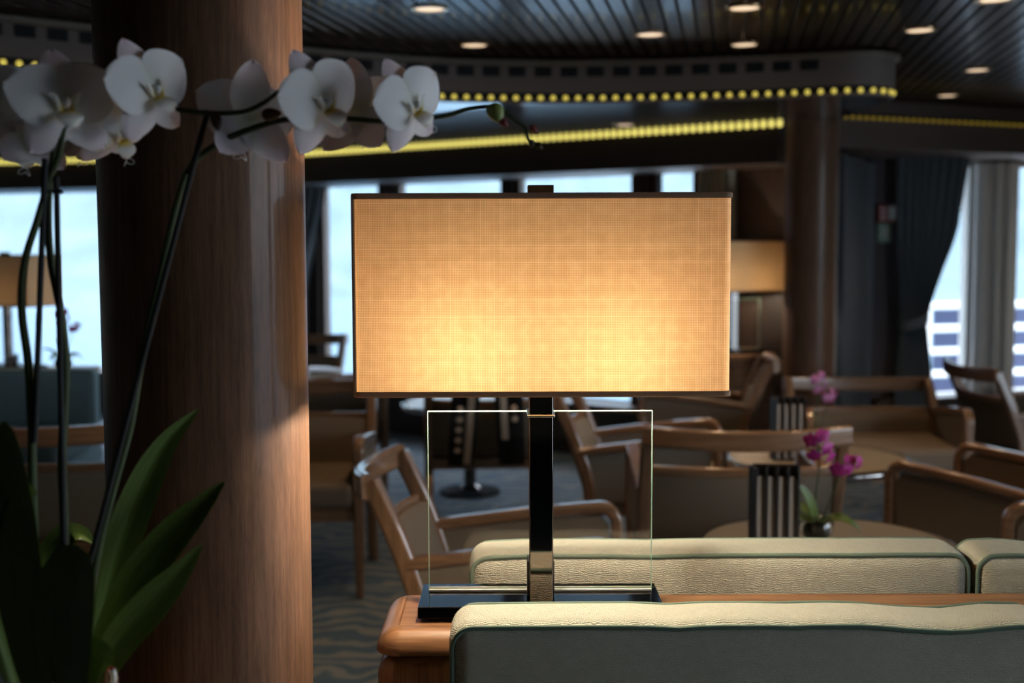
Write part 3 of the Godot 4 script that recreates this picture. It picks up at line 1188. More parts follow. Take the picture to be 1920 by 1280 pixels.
		l.omni_attenuation = 2.0
		l.shadow_enabled = true
		l.position = Vector3(s * 0.118, y0 + 0.052, zc)
		o.add_child(l, true)
		for t in [-1.0, 1.0]:
			var wire := MB.new()
			wire.tube([Vector3(s * 0.015, y1 - 0.012, zc), Vector3(s * (w / 2 - 0.004), y1 - 0.006, zc + t * (d / 2 - 0.004))], 0.0016, 6)
			part("spider_wire", wire.done(), mats.chrome, o)
	return o

# ---------------------------------------------------------------- sofas and the ledge between them
func cushion(parent: Node, called: String, size: Vector3, where: Vector3, seed_: int, cloth: Material, sag: float) -> void:
	var h := size / 2.0
	var f := FastNoiseLite.new()
	f.seed = seed_
	f.frequency = 2.2
	var bend := func(p: Vector3) -> Vector3:
		var q := Vector3(p.x / h.x, p.y / h.y, p.z / h.z)
		var puff := (1.0 - q.x * q.x) * (1.0 - q.y * q.y)
		p.z += signf(p.z) * 0.016 * puff if absf(q.z) > 0.3 else 0.0
		if q.y > 0.0:
			p.y += q.y * (0.004 * (1.0 - q.z * q.z) * (1.0 - pow(absf(q.x), 6.0)) - sag * maxf(0.0, f.get_noise_1d(p.x * 1.0)) )
		return p
	var m := MB.new()
	m.rbox(size, 0.030, Transform3D(), 5, 14, bend)
	smooth(m)
	var body := part(called, m.done(), cloth, parent, shifted(where))
	# piping along the front and back outlines
	for s in [-1.0, 1.0]:
		var path := []
		for q in round_rect(size.x - 0.010, size.y - 0.010, 0.030, 5):
			path.append(q)
		path.append(path[0])
		var pts := []
		for k in path.size() - 1:
			var a: Vector2 = path[k]
			var b: Vector2 = path[k + 1]
			var cuts := maxi(1, int(a.distance_to(b) / 0.03))
			for j in cuts:
				var q := a.lerp(b, float(j) / cuts)
				var p: Vector3 = bend.call(Vector3(q.x, q.y, s * (h.z - 0.008)))
				pts.append(p)
		pts.append(pts[0])
		var t := MB.new()
		t.tube(pts, 0.0038, 8, false)
		part("piping", t.done(), mats.piping, body)

func smooth(m: MB) -> void:                              # average the normals of points that coincide
	var acc := {}
	for k in range(0, m.i.size(), 3):
		var a := m.i[k]
		var b := m.i[k + 1]
		var d := m.i[k + 2]
		var g := (m.v[d] - m.v[a]).cross(m.v[b] - m.v[a])
		for q in [a, b, d]:
			var key := Vector3i((m.v[q] * 20000.0).round())
			acc[key] = acc.get(key, Vector3.ZERO) + g
	for q in m.v.size():
		var key := Vector3i((m.v[q] * 20000.0).round())
		if acc.has(key) and acc[key].length() > 1e-12:
			m.n[q] = acc[key].normalized()

func sofa(label: String, where: Vector3, turn: float, widths: Array, first: float, top: float, cloth: Material) -> Node3D:
	# local: the back plane at z 0, the seat towards +z, cushions from x = first
	var o := thing("sofa", label, "sofa", where, turn)
	var total := 0.0
	for w in widths:
		total += w
	var mid := first + total / 2.0
	var m := MB.new()
	m.rbox(Vector3(total, 0.20, 0.70), 0.012, shifted(Vector3(mid, 0.20, 0.36)), 2)
	part("seat_base", m.done(), cloth, o)
	for s in [0.06, total - 0.06]:
		for z in [0.08, 0.62]:
			m = MB.new()
			m.rbox(Vector3(0.05, 0.105, 0.05), 0.004, shifted(Vector3(first + s, 0.0525, z)), 1)
			part("leg", m.done(), mats.chair_wood, o)
	var x := first
	var k := 0
	for w in widths:
		cushion(o, "back_cushion", Vector3(w - 0.006, top - 0.42, 0.125), Vector3(x + w / 2.0, 0.42 + (top - 0.42) / 2.0, 0.0655), 3 + k, cloth, 0.020 if k == 0 else 0.008)
		var seat := MB.new()
		seat.rbox(Vector3(w - 0.006, 0.14, 0.56), 0.035, shifted(Vector3(x + w / 2.0, 0.37, 0.43)), 3, 3)
		part("seat_cushion", seat.done(), cloth, o)
		x += w
		k += 1
	return o

func ledge(label: String, where: Vector3, length: float) -> void:
	# local: left end at x 0, front at z 0, depth towards -z
	var o := thing("console_ledge", label, "console", where)
	var d := 0.23
	var h := 0.839
	var m := MB.new()
	m.rbox(Vector3(length - 0.07, 0.008, d - 0.07), 0.0008, shifted(Vector3(length / 2.0, h - 0.004, -d / 2.0)), 1)
	part("top_panel", m.done(), mats.ledge_x, o)
	# quarter-round edging with rounded corners, front, left end and back in separate lengths
	var prof := PackedVector2Array()
	for k in 9:
		var a := PI / 2 * k / 8.0
		prof.append(Vector2(sin(a) * 0.035, -0.035 + cos(a) * 0.035))
	prof.append(Vector2(0.0, -0.035))
	var runs := []
	runs.append([Vector3(length - 0.035, h, -0.035), Vector3(0.035 + 0.005, h, -0.035)])
	runs.append([Vector3(0.035, h, -0.040), Vector3(0.035, h, -d + 0.040)])
	runs.append([Vector3(0.04, h, -d + 0.035), Vector3(length - 0.035, h, -d + 0.035)])
	for k in 3:
		var mb := MB.new()
		mb.sweep(runs[k], [Vector3.UP], flip_profile(prof))
		part("edge_moulding", mb.done(), mats.ledge_x if k != 1 else mats.ledge_z, o)
	for c in [[Vector3(0.040, h, -0.040), 1.0], [Vector3(0.040, h, -d + 0.040), -1.0]]:
		var rows := []
		for k in 9:
			var e := PI / 2 * k / 8.0
			var row := []
			for j in 9:
				var an := PI / 2 * j / 8.0
				var dirv := Vector3(-cos(an), 0, sin(an) * c[1])
				row.append(c[0] + dirv * (0.005 + sin(e) * 0.035) + Vector3.UP * (-0.035 + cos(e) * 0.035))
			rows.append(row)
		var mb := MB.new()
		mb.sheet(rows)
		for q in mb.v.size():
			var rel: Vector3 = mb.v[q] - c[0]
			var flat := Vector3(rel.x, 0, rel.z).normalized()
			mb.n[q] = (flat * maxf(0.0, Vector2(rel.x, rel.z).length() - 0.005) + Vector3.UP * (rel.y + 0.035)).normalized()
		part("corner_moulding", mb.done(), mats.ledge_x, o)
	m = MB.new()
	m.rbox(Vector3(length - 0.004, h - 0.037, d - 0.004), 0.036, shifted(Vector3(length / 2.0, (h - 0.037) / 2.0, -d / 2.0)), 6, 1)
	part("body", m.done(), mats.ledge_body, o)

func flip_profile(p: PackedVector2Array) -> PackedVector2Array:
	var out := PackedVector2Array()
	for q in p:
		out.append(Vector2(-q.x, q.y))
	return out

# ---------------------------------------------------------------- chairs
# faces -z, floor at y 0
func armchair(label: String, where: Vector2, turn: float, w: float, group: String, cloth: Material = null, arms := true, top := 0.81) -> Node3D:
	var o := thing("armchair" if arms else "side_chair", label, "chair", Vector3(where.x, 0, where.y), turn, group)
	var c: Material = cloth if cloth else mats.upholstery
	var hw := w / 2.0 - 0.022
	var square := round_rect(0.044, 0.052, 0.010, 2)
	# back posts run down to the rear legs
	for s in [-1.0, 1.0]:
		var pts := curve([Vector3(s * hw, 0.0, 0.335), Vector3(s * hw, 0.2, 0.275), Vector3(s * hw, 0.40, 0.245), Vector3(s * hw, 0.60, 0.300), Vector3(s * (hw - 0.004), top - 0.02, 0.385)], 5)
		var m := MB.new()
		m.sweep(pts, [Vector3.BACK], square)
		part("back_post", m.done(), mats.chair_wood, o)
	# crest and lower rail bow backwards
	for q in [[top - 0.030, 0.388, 0.068, 0.034, 0.062], [top - 0.155, 0.325 + (top - 0.81) * 0.4, 0.034, 0.026, 0.045]]:
		var pts := []
		for k in 17:
			var u := k / 8.0 - 1.0
			pts.append(Vector3(u * (hw + 0.016), q[0] - 0.012 * (1.0 - u * u) * (1.0 if q[2] > 0.05 else 0.5), q[1] + q[4] * (1.0 - u * u)))
		var m := MB.new()
		m.sweep(pts, [Vector3.UP], round_rect(q[3], q[2], 0.010, 3))
		part("crest_rail" if q[2] > 0.05 else "lower_rail", m.done(), mats.chair_wood_x, o)
	# upholstered back follows the bow
	for face in 1:
		var outer := []
		var rows := [[0.385, 0.235], [0.44, 0.252], [0.51, 0.272], [top - 0.165, 0.318 + (top - 0.81) * 0.4]]
		for side in [0.0, 1.0]:
			for r in (rows if side == 0.0 else [rows[3], rows[2], rows[1], rows[0]]):
				var row := []
				for k in 13:
					var u := k / 6.0 - 1.0
					var puff := (1.0 - u * u) * 0.012
					row.append(Vector3(u * (hw - 0.014), r[0], r[1] + 0.040 * (1.0 - u * u) + (0.018 + puff * 0.5 if side == 1.0 else -0.018 - puff)))
				outer.append(row)
		var m := MB.new()
		m.sheet(outer, false, true, Vector2.ONE, [], false)
		for k in [0, 12]:
			for r in 3:
				m.flat_quad(outer[r][k], outer[r + 1][k], outer[6 - r][k], outer[7 - r][k], Vector3(-1 if k == 0 else 1, 0, 0))
		part("back_panel", m.done(), c, o)
	# seat
	var m := MB.new()
	m.rbox(Vector3(w - 0.06, 0.055, 0.52), 0.006, shifted(Vector3(0, 0.335, -0.01)), 1)
	part("seat_frame", m.done(), mats.chair_wood_x, o)
	m = MB.new()
	m.rbox(Vector3(w - 0.075, 0.105, 0.53), 0.032, shifted(Vector3(0, 0.413, -0.025)), 3, 3)
	part("seat", m.done(), c, o)
	for s in [-1.0, 1.0]:
		m = MB.new()
		var legpath := [Vector3(s * (hw + 0.002), 0.0, -0.262), Vector3(s * (hw + 0.002), 0.36, -0.268)]
		m.sweep(legpath, [Vector3.BACK], square, true, [Vector2(0.7, 0.7), Vector2.ONE])
		part("front_leg", m.done(), mats.chair_wood, o)
		if arms:
			m = MB.new()
			var pts := [Vector3(s * (hw + 0.002), 0.36, -0.268)]
			for k in 9:
				var a := PI / 2 * k / 8.0
				pts.append(Vector3(s * (hw + 0.002), 0.583 + sin(a) * 0.05, -0.218 - cos(a) * 0.05))
			pts.append(Vector3(s * (hw + 0.002), 0.611, 0.0))
			pts.append(Vector3(s * (hw + 0.002), 0.570, 0.285))
			var ups := []
			for k in pts.size():
				var t: Vector3 = (pts[mini(k + 1, pts.size() - 1)] - pts[maxi(k - 1, 0)]).normalized()
				ups.append(Vector3(0, t.z, -t.y))
			m.sweep(pts, ups, round_rect(0.046, 0.034, 0.009, 2))
			part("arm", m.done(), mats.chair_wood_z, o)
			m = MB.new()
			var poly := [Vector2(-0.243, 0.37), Vector2(-0.243, 0.575), Vector2(-0.215, 0.606), Vector2(0.0, 0.590), Vector2(0.278, 0.552), Vector2(0.238, 0.40), Vector2(0.238, 0.37)]
			slab(m, poly, s * (hw + 0.002), 0.026)
			part("side_panel", m.done(), c, o)
	return o

func slab(m: MB, poly: Array, x: float, thick: float) -> void:      # upright slab across x over a polygon of (z, y)
	var flat := PackedVector2Array(poly)
	var tris := Geometry2D.triangulate_polygon(flat)
	for s in [-1.0, 1.0]:
		var base := m.v.size()
		for p in flat:
			m.vert(Vector3(x + s * thick / 2, p.y, p.x), Vector3(s, 0, 0))
		for k in range(0, tris.size(), 3):
			m.tri(base + tris[k], base + tris[k + 1], base + tris[k + 2])
	var turn := 1.0 if Geometry2D.is_polygon_clockwise(flat) else -1.0
	for k in flat.size():
		var a := flat[k]
		var b := flat[(k + 1) % flat.size()]
		var e := (b - a).normalized()
		m.flat_quad(Vector3(x - thick / 2, a.y, a.x), Vector3(x - thick / 2, b.y, b.x), Vector3(x + thick / 2, b.y, b.x), Vector3(x + thick / 2, a.y, a.x), Vector3(0, -e.x * turn, e.y * turn))

# ---------------------------------------------------------------- tables and what stands on them
func round_table(label: String, where: Vector3, r: float, h: float) -> Node3D:
	var o := thing("round_table", label, "table", Vector3(where.x, 0, where.z), 0.0, "low round lounge tables")
	var m := MB.new()
	m.lathe([Vector2(0.0, h), Vector2(r - 0.022, h), Vector2(r - 0.022, h - 0.028), Vector2(0.0, h - 0.028)], 48)
	part("table_top", m.done(), mats.table_top, o)
	m = MB.new()
	var prof := []
	for k in 9:
		var a := PI * k / 8.0
		prof.append(Vector2(r - 0.018 + sin(a) * 0.018, h + 0.001 - 0.015 + cos(a) * 0.016))
	prof.push_front(Vector2(r - 0.024, h + 0.002))
	prof.append(Vector2(r - 0.024, h - 0.03))
	m.lathe(prof, 48)
	part("metal_rim", m.done(), mats.chrome, o)
	m = MB.new()
	m.lathe([Vector2(0.0, h - 0.028), Vector2(0.09, h - 0.028), Vector2(0.035, h - 0.06), Vector2(0.035, 0.05), Vector2(0.06, 0.03)], 24)
	part("pedestal", m.done(), mats.dark_chrome, o)
	m = MB.new()
	m.lathe([Vector2(0.0, 0.03), Vector2(0.06, 0.03), Vector2(0.17, 0.016), Vector2(0.175, 0.0)], 32)
	part("foot", m.done(), mats.matt_black, o)
	return o

func menu_stand(label: String, where: Vector3, turn: float, scale_: float) -> void:
	# a fan of menu cards standing in a dark folded cover
	var o := thing("menu_stand", label, "menu", where, turn, "menu stands on the round tables")
	o.scale = Vector3.ONE * scale_
	var h := 0.255
	var m := MB.new()
	m.rbox(Vector3(0.012, h, 0.07), 0.002, Transform3D(Basis(Vector3.UP, 0.18), Vector3(-0.066, h / 2, 0.0)), 1)
	part("cover", m.done(), mats.leather, o)
	m = MB.new()
	m.rbox(Vector3(0.132, h, 0.006), 0.002, shifted(Vector3(0.0, h / 2, -0.05)), 1)
	part("cover_spine", m.done(), mats.leather, o)
	for k in 4:
		var x := -0.056 + 0.030 * k
		for page in 3:
			var rows := []
			for r in 2:
				var row := []
				for j in 9:
					var u := j / 8.0
					row.append(Vector3(x + 0.003 * page + 0.024 * u, 0.008 + (h - 0.030 - 0.035 * u * u) * r, 0.034 - 0.006 * page - 0.030 * u + 0.008 * sin(u * PI)))
				rows.append(row)
			m = MB.new()
			m.sheet(rows)
			var back_rows := []
			for r in rows:
				var row := []
				for p in r:
					row.append(p + Vector3(0.0, 0, -0.0012))
				back_rows.append(row)
			m.sheet(back_rows)
			part("card", m.done(), mats.paper, o)
		m = MB.new()
		m.rbox(Vector3(0.005, h - 0.010, 0.085), 0.002, Transform3D(Basis(Vector3.UP, -0.12), Vector3(x + 0.029, h / 2, -0.004)), 1)
		part("divider", m.done(), mats.leather, o)

func scarf(chair: Node3D) -> void:
	# dark scarf with white dots and stripes hung over the chair back
	var o := thing("scarf", "dark scarf with white dots and white stripes hung over a chair back", "scarf", chair.position, chair.rotation.y)
	for q in [[-0.095, 1.0], [0.095, -1.0]]:
		var x0: float = q[0]
		var rows := []
		for k in 13:
			var t := k / 12.0
			var y := lerpf(0.80, 0.345, t)
			var z := lerpf(0.47, 0.335, t) + 0.030
			if k == 0:
				y = 0.828
				z = 0.462
			var row := []
			for j in 9:
				var u := j / 8.0
				row.append(Vector3(x0 + 0.14 * (u - 0.5) * (1.0 - 0.1 * t) + 0.03 * t * -q[1], y, z + 0.006 * sin(u * 9.0 + t * 3.0)))
			rows.append(row)
		var m := MB.new()
		m.sheet(rows)
		var back := []
		for r in rows:
			var row := []
			for p in r:
				row.append(p + Vector3(0, 0, -0.004))
			back.append(row)
		m.sheet(back)
		part("cloth_end", m.done(), mats.scarf, o)
		for k in 5:
			var t := 0.36 + 0.115 * k
			if q[1] < 0 and k > 1:
				continue
			var dot := MB.new()
			dot.ball(Vector3(x0 - q[1] * (0.022 + 0.03 * t), lerpf(0.80, 0.345, t), lerpf(0.47, 0.335, t) + 0.038), Vector3(0.017, 0.015, 0.005), 10)
			part("white_dot", dot.done(), mats.scarf_white, o)
		var stripe := MB.new()
		var path := []
		for k in 10:
			var t: float = lerpf(0.20, 0.97 if q[1] > 0 else 0.70, k / 9.0)
			path.append(Vector3(x0 + q[1] * (0.028 - 0.03 * t), lerpf(0.80, 0.345, t), lerpf(0.47, 0.335, t) + 0.038))
		stripe.sweep(path, [Vector3.BACK], round_rect(0.032, 0.006, 0.002, 1))
		part("white_stripe", stripe.done(), mats.scarf_white, o)

func sideboard(label: String, where: Vector3, turn: float, w: float, h: float) -> void:
	var o := thing("sideboard", label, "cabinet", where, turn, "")
	var m := MB.new()
	m.rbox(Vector3(w - 0.03, h - 0.10, 0.30), 0.008, shifted(Vector3(0, 0.07 + (h - 0.10) / 2, 0)), 2)
	part("body", m.done(), mats.cabinet, o)
	m = MB.new()
	m.rbox(Vector3(w, 0.03, 0.33), 0.012, shifted(Vector3(0, h - 0.015, 0)), 3)
	part("worktop", m.done(), mats.ledge_x, o)
	m = MB.new()
	m.rbox(Vector3(w - 0.08, 0.07, 0.26), 0.002, shifted(Vector3(0, 0.035, 0)), 1)
	part("plinth", m.done(), mats.black, o)
	for k in 3:
		m = MB.new()
		m.rbox(Vector3((w - 0.06) / 3 - 0.006, h - 0.14, 0.014), 0.003, shifted(Vector3((k - 1) * (w - 0.06) / 3, 0.07 + (h - 0.10) / 2, 0.155)), 1)
		var door := part("door", m.done(), mats.cabinet, o)
		m = MB.new()
		m.tube([Vector3((k - 1) * (w - 0.06) / 3 + 0.07, h * 0.6, 0.172), Vector3((k - 1) * (w - 0.06) / 3 + 0.07, h * 0.75, 0.172)], 0.005, 8)
		part("handle", m.done(), mats.chrome, door)

func build_furniture() -> void:
	# the lamp on its ledge between the two sofas
	ledge("teak console ledge with rounded edges between the two sofas", Vector3(-0.2085, 0, -1.787), 2.4)
	table_lamp("lit rectangular linen table lamp with glass panel on the teak ledge", Vector3(0.043, 0.839, -1.905), 0.0, 0.53)
	sofa("pale green sofa in front of the teak ledge, its cushion front in shadow", Vector3(0, 0, -1.772), 0.0, [0.861, 0.861], -0.0925, 0.895, mats.sofa)
	sofa("pale green sofa on the far side of the ledge, its back lit by the lamp", Vector3(0, 0, -2.032), PI, [0.861, 0.861], -1.644, 0.894, mats.sofa)

	# tables
	var t_near := on_height(1557, 1022, 0.52)
	var t_far := on_height(1535, 858, 0.52)
	round_table("low round table with metal rim under the magenta orchid", t_near, 0.395, 0.52)
	round_table("low round table with metal rim between the open-backed chairs, pink orchid on it", t_far, 0.385, 0.52)
	round_table("low round table with metal rim by the dark window bank", on_height(880, 754, 0.52), 0.39, 0.52)
	var g := "wooden lounge chairs round the low tables"
	armchair("narrow open-backed wooden chair beside the end of the teak ledge", Vector2(0.025, -3.40), deg_to_rad(-95), 0.50, g, null, true, 0.81)
	armchair("wide wooden armchair in front of the dark wooden window bank, seat towards the teak ledge", Vector2(-0.93, -5.09), deg_to_rad(181), 0.66, g)
	armchair("grey upholstered armchair turned away beyond the lamp glass", Vector2(0.60, -5.13), deg_to_rad(-100), 0.54, g, mats.upholstery_grey)
	armchair("wide wooden chair with curved crest rail between the two round tables, back to the ledge", Vector2(0.785, -4.42), deg_to_rad(-1), 0.70, g)
	armchair("open-backed wooden chair facing the ledge behind the farther round table", Vector2(at(1608, 718, 6.2).x, -5.87), deg_to_rad(177), 0.76, g, null, true, 0.725)
	armchair("wooden armchair with high curled back by the white framed windows", Vector2(at(1800, 690, 6.2).x + 0.42, -6.15), deg_to_rad(-86), 0.60, g)
	armchair("brown upholstered armchair angled towards the farther round table", Vector2(1.73, -4.31), deg_to_rad(45), 0.58, g)
	armchair("wooden armchair beside the near round table, only its arm tip in view", Vector2(1.70, -3.28), deg_to_rad(82), 0.58, g)
	var draped := armchair("dark wooden side chair with the dotted scarf over its back", Vector2(at(905, 800, 6.2).x, -6.22), deg_to_rad(4), 0.60, g)
	scarf(draped)
	armchair("wooden chair behind the orchid stems with its back to the big column", Vector2(-1.68, -4.55), deg_to_rad(-3), 0.74, g)
	armchair("wooden chair lit from the side by the small table lamp on the sideboard", Vector2(0.97, -6.52), deg_to_rad(82), 0.50, g)
	armchair("dark armchair against the window bank near the bunched curtain", Vector2(-1.52, -7.95), deg_to_rad(165), 0.64, g)
	armchair("armchair by the window bank behind the scarf chair", Vector2(-1.06, -6.92), deg_to_rad(-70), 0.60, g)

	# the lamps in the distance stand on a sideboard and on a second ledge
	var l2 := at(1372, 662, 7.08)
	sideboard("low wooden sideboard under the small lit lamp by the slim column", Vector3(l2.x - 0.03, 0, -7.1), deg_to_rad(36), 0.5, l2.y)
	table_lamp("small lit table lamp on the wooden sideboard near the slim column", Vector3(l2.x, l2.y, -7.08), deg_to_rad(10), 0.15)
	var l3 := at(8, 694, 6.9)
	sideboard("wooden sideboard at the broad window behind the pale blue sofa", Vector3(l3.x - 0.2, 0, -7.0), 0.0, 1.3, l3.y)
	table_lamp("table lamp standing against the broad bright window", Vector3(l3.x, l3.y, -7.0), deg_to_rad(-20), 0.035)
	sofa("pale blue sofa with its back to the broad window", Vector3(at(165, 700, 6.6).x - 1.4, 0, -6.79), 0.0, [0.7, 0.7], 0.0, 0.735, mats.sofa_blue)

	# on the tables
	bowl_orchid("small dark orchid in a glass bowl beside the lamp at the broad window", Vector3(at(116, 690, 6.9).x, l3.y, -6.9), mats.petal_magenta, 1.0)
	menu_stand("fanned menu cards in a black cover beside the magenta orchid", Vector3(at(1438, 1022, 3.6).x, 0.5225, t_near.z + 0.12), deg_to_rad(-8), 1.0)
	menu_stand("fanned menu cards in a black cover on the farther round table", Vector3(at(1464, 858, 5.2).x, 0.5225, t_far.z + 0.05), deg_to_rad(-4), 1.0)
	bowl_orchid("small magenta orchid in a round glass bowl on the near table", on_height(1532, 1022, 0.52), mats.petal_magenta, 0.0)
	bowl_orchid("small pale pink orchid in a round glass bowl on the farther table", on_height(1530, 848, 0.52), mats.petal_pink, 0.6)

# ---------------------------------------------------------------- orchids
var petal_mesh: Mesh
var sepal_mesh: Mesh
var lip_mesh: Mesh
var throat_mesh: Mesh

# a blade grows from the centre along +y, in units of the flower's radius; it faces +z
func blade(length: float, width: float, point: float, cup: float, arch: float, base_tint: Color, tint: Color, tip_tint: Color, wave: float) -> Mesh:
	var rows := []
	var cols := []
	for b in 13:
		var t := b / 12.0
		var w := width * pow(sin(PI * clampf(pow(t, point) * 0.97 + 0.03, 0.0, 1.0)), 0.62)
		var row := []
		var colr := []
		for a in 11:
			var u := a / 5.0 - 1.0
			var z := 0.05 + arch * t * t - cup * u * u * w + wave * sin(u * 4.0 + t * 6.0) * t
			row.append(Vector3(u * w, length * t, z))
			var c := base_tint.lerp(tint, smoothstep(0.0, 0.35, t)).lerp(tip_tint, smoothstep(0.45, 1.0, t) * (0.35 + 0.65 * (1.0 - absf(u))))
			colr.append(c)
		rows.append(row)
		cols.append(colr)
	var m := MB.new()
	m.sheet(rows, false, false, Vector2.ONE, cols)
	return m.done()

func make_flower_meshes() -> void:
	var white := Color(0.93, 0.90, 0.88)
	var cream := Color(0.80, 0.80, 0.55)
	var blush := Color(0.78, 0.60, 0.66)
	petal_mesh = blade(1.02, 0.56, 0.74, 0.16, -0.16, cream.lerp(white, 0.6), white, white.lerp(blush, 0.1), 0.012)
	sepal_mesh = blade(1.06, 0.385, 0.80, 0.22, -0.20, cream, white.lerp(blush, 0.22), blush, 0.006)
	# lip: two upright side lobes and a pointed middle lobe, yellow with red freckles at the heart
	var yellow := Color(0.72, 0.52, 0.03)
	var red := Color(0.32, 0.06, 0.03)
	var pale := Color(0.84, 0.80, 0.72)
	var m := MB.new()
	for s in [-1.0, 1.0]:
		var rows := []
		var cols := []
		for b in 8:
			var t := b / 7.0
			var row := []
			var colr := []
			for a in 6:
				var u := a / 5.0 - 0.5
				var w := 0.24 * sin(PI * (0.12 + 0.8 * t))
				row.append(Vector3(s * (0.05 + 0.17 * t + 0.03 * u), -0.12 + 0.26 * t * 0.7 + u * w, 0.12 + 0.18 * t - 0.12 * t * t + 0.05 * u))
				colr.append(red.lerp(yellow, smoothstep(0.0, 0.12, t)).lerp(pale, clampf(smoothstep(0.15, 0.5, t) + u + 0.1, 0.0, 1.0)))
			rows.append(row)
			cols.append(colr)
		m.sheet(rows, false, false, Vector2.ONE, cols)
	var rows := []
	var cols := []
	for b in 10:
		var t := b / 9.0
		var row := []
		var colr := []
		for a in 7:
			var u := a / 3.0 - 1.0
			var w := 0.05 + 0.15 * sin(PI * pow(t, 0.8) * 0.95)
			row.append(Vector3(u * w, -0.14 - 0.32 * t, 0.12 + 0.22 * sin(t * 2.2) - 0.05 * u * u))
			colr.append(red.lerp(yellow, smoothstep(0.0, 0.08, t)).lerp(pale, smoothstep(0.12, 0.34, t)))
		rows.append(row)
		cols.append(colr)
	m.sheet(rows, false, false, Vector2.ONE, cols)
	for s in [-1.0, 1.0]:
		var tend := []
		for k in 12:
			var a := k / 11.0 * 4.2
			tend.append(Vector3(s * (0.02 + 0.09 * sin(a * 0.8)), -0.46 - 0.07 * (1.0 - cos(a)), 0.29 + 0.06 * sin(a)))
		m.tube(tend, 0.006, 5)
	lip_mesh = m.done()
	m = MB.new()
	m.ball(Vector3(0, -0.03, 0.14), Vector3(0.075, 0.085, 0.14), 12)
	throat_mesh = m.done()

func flower(parent: Node, where: Vector3, facing: Vector3, r: float, roll := 0.0, material: Material = null, open := 1.0) -> Node3D:
	var o := Node3D.new()
	o.name = "flower"
	parent.add_child(o, true)
	var z := facing.normalized()
	var x := Vector3.UP.cross(z).normalized()
	var y := z.cross(x)
	var b := Basis(x, y, z).rotated(z, roll)
	o.transform = Transform3D(b.scaled_local(Vector3.ONE * r), where)
	var mat: Material = material if material else mats.petal
	for q in [[0.0, 0.0], [142.0, 0.06], [-142.0, 0.06]]:
		var tilt := Basis(Vector3.BACK, deg_to_rad(q[0])) * Basis(Vector3.RIGHT, deg_to_rad(-8.0 - 30.0 * (1.0 - open)))
		part("sepal", sepal_mesh, mat, o, Transform3D(tilt, Vector3(0, 0, -0.03)))
	for s in [-1.0, 1.0]:
		var tilt := Basis(Vector3.BACK, deg_to_rad(s * 68.0)) * Basis(Vector3.RIGHT, deg_to_rad(4.0 - 35.0 * (1.0 - open)))
		part("petal", petal_mesh, mat, o, Transform3D(tilt, Vector3(0, 0, 0.03)))
	part("lip", lip_mesh, mat, o, Transform3D(Basis.from_scale(Vector3.ONE * 1.12), Vector3.ZERO))
	part("throat", throat_mesh, mat, o)
	return o

func leaf(parent: Node, called: String, spine: Array, width: float, facing: Vector3, fold: float, material: Material, blunt := 1.0) -> void:
	var pts := curve(spine, 6)
	var rows := []
	for k in pts.size():
		var t := float(k) / (pts.size() - 1)
		var d: Vector3 = (pts[mini(k + 1, pts.size() - 1)] - pts[maxi(k - 1, 0)]).normalized()
		var side := d.cross(facing).normalized()
		var nn := side.cross(d).normalized()
		var w := width * pow(maxf(0.0, sin(PI * clampf(0.14 + 0.85 * pow(t, 0.9), 0.0, 1.0))), blunt)
		if t > 0.98:
			w = width * 0.03
		var row := []
		for a in 9:
			var u := a / 4.0 - 1.0
			row.append(pts[k] + side * u * w + nn * (absf(u) - 0.5) * fold * w)
		rows.append(row)
	var m := MB.new()
	m.sheet(rows)
	# a little thickness: the underside a hair below
	var under := []
	for r in rows:
		var row := []
		for p in r:
			row.append(p - facing.normalized() * 0.0012)
		under.append(row)
	m.sheet(under, false, false, Vector2.ONE, [], true)
	part(called, m.done(), material, parent)

func stalk(parent: Node, called: String, pts: Array, r0: float, r1: float, material: Material) -> void:
	var c := curve(pts, 8)
	var radii := []
	for k in c.size():
		radii.append(lerpf(r0, r1, float(k) / (c.size() - 1)))
	var m := MB.new()
	m.tube(c, radii, 10)
	part(called, m.done(), material, parent)

func bud(parent: Node, p: Vector3, axis: Vector3, r: float, long: float, material: Material) -> void:
	var m := MB.new()
	var y := axis.normalized()
	var x := y.cross(Vector3.BACK if absf(y.z) < 0.9 else Vector3.RIGHT).normalized()
	var prof := []
	for k in 13:
		var a := PI * k / 12.0
		prof.append(Vector2(sin(a) * r * (0.75 + 0.25 * cos(a)) * 1.1, -cos(a) * r * long))
	m.lathe(prof, 16, Transform3D(Basis(x, y, x.cross(y)), p))
	part("bud", m.done(), material, parent)

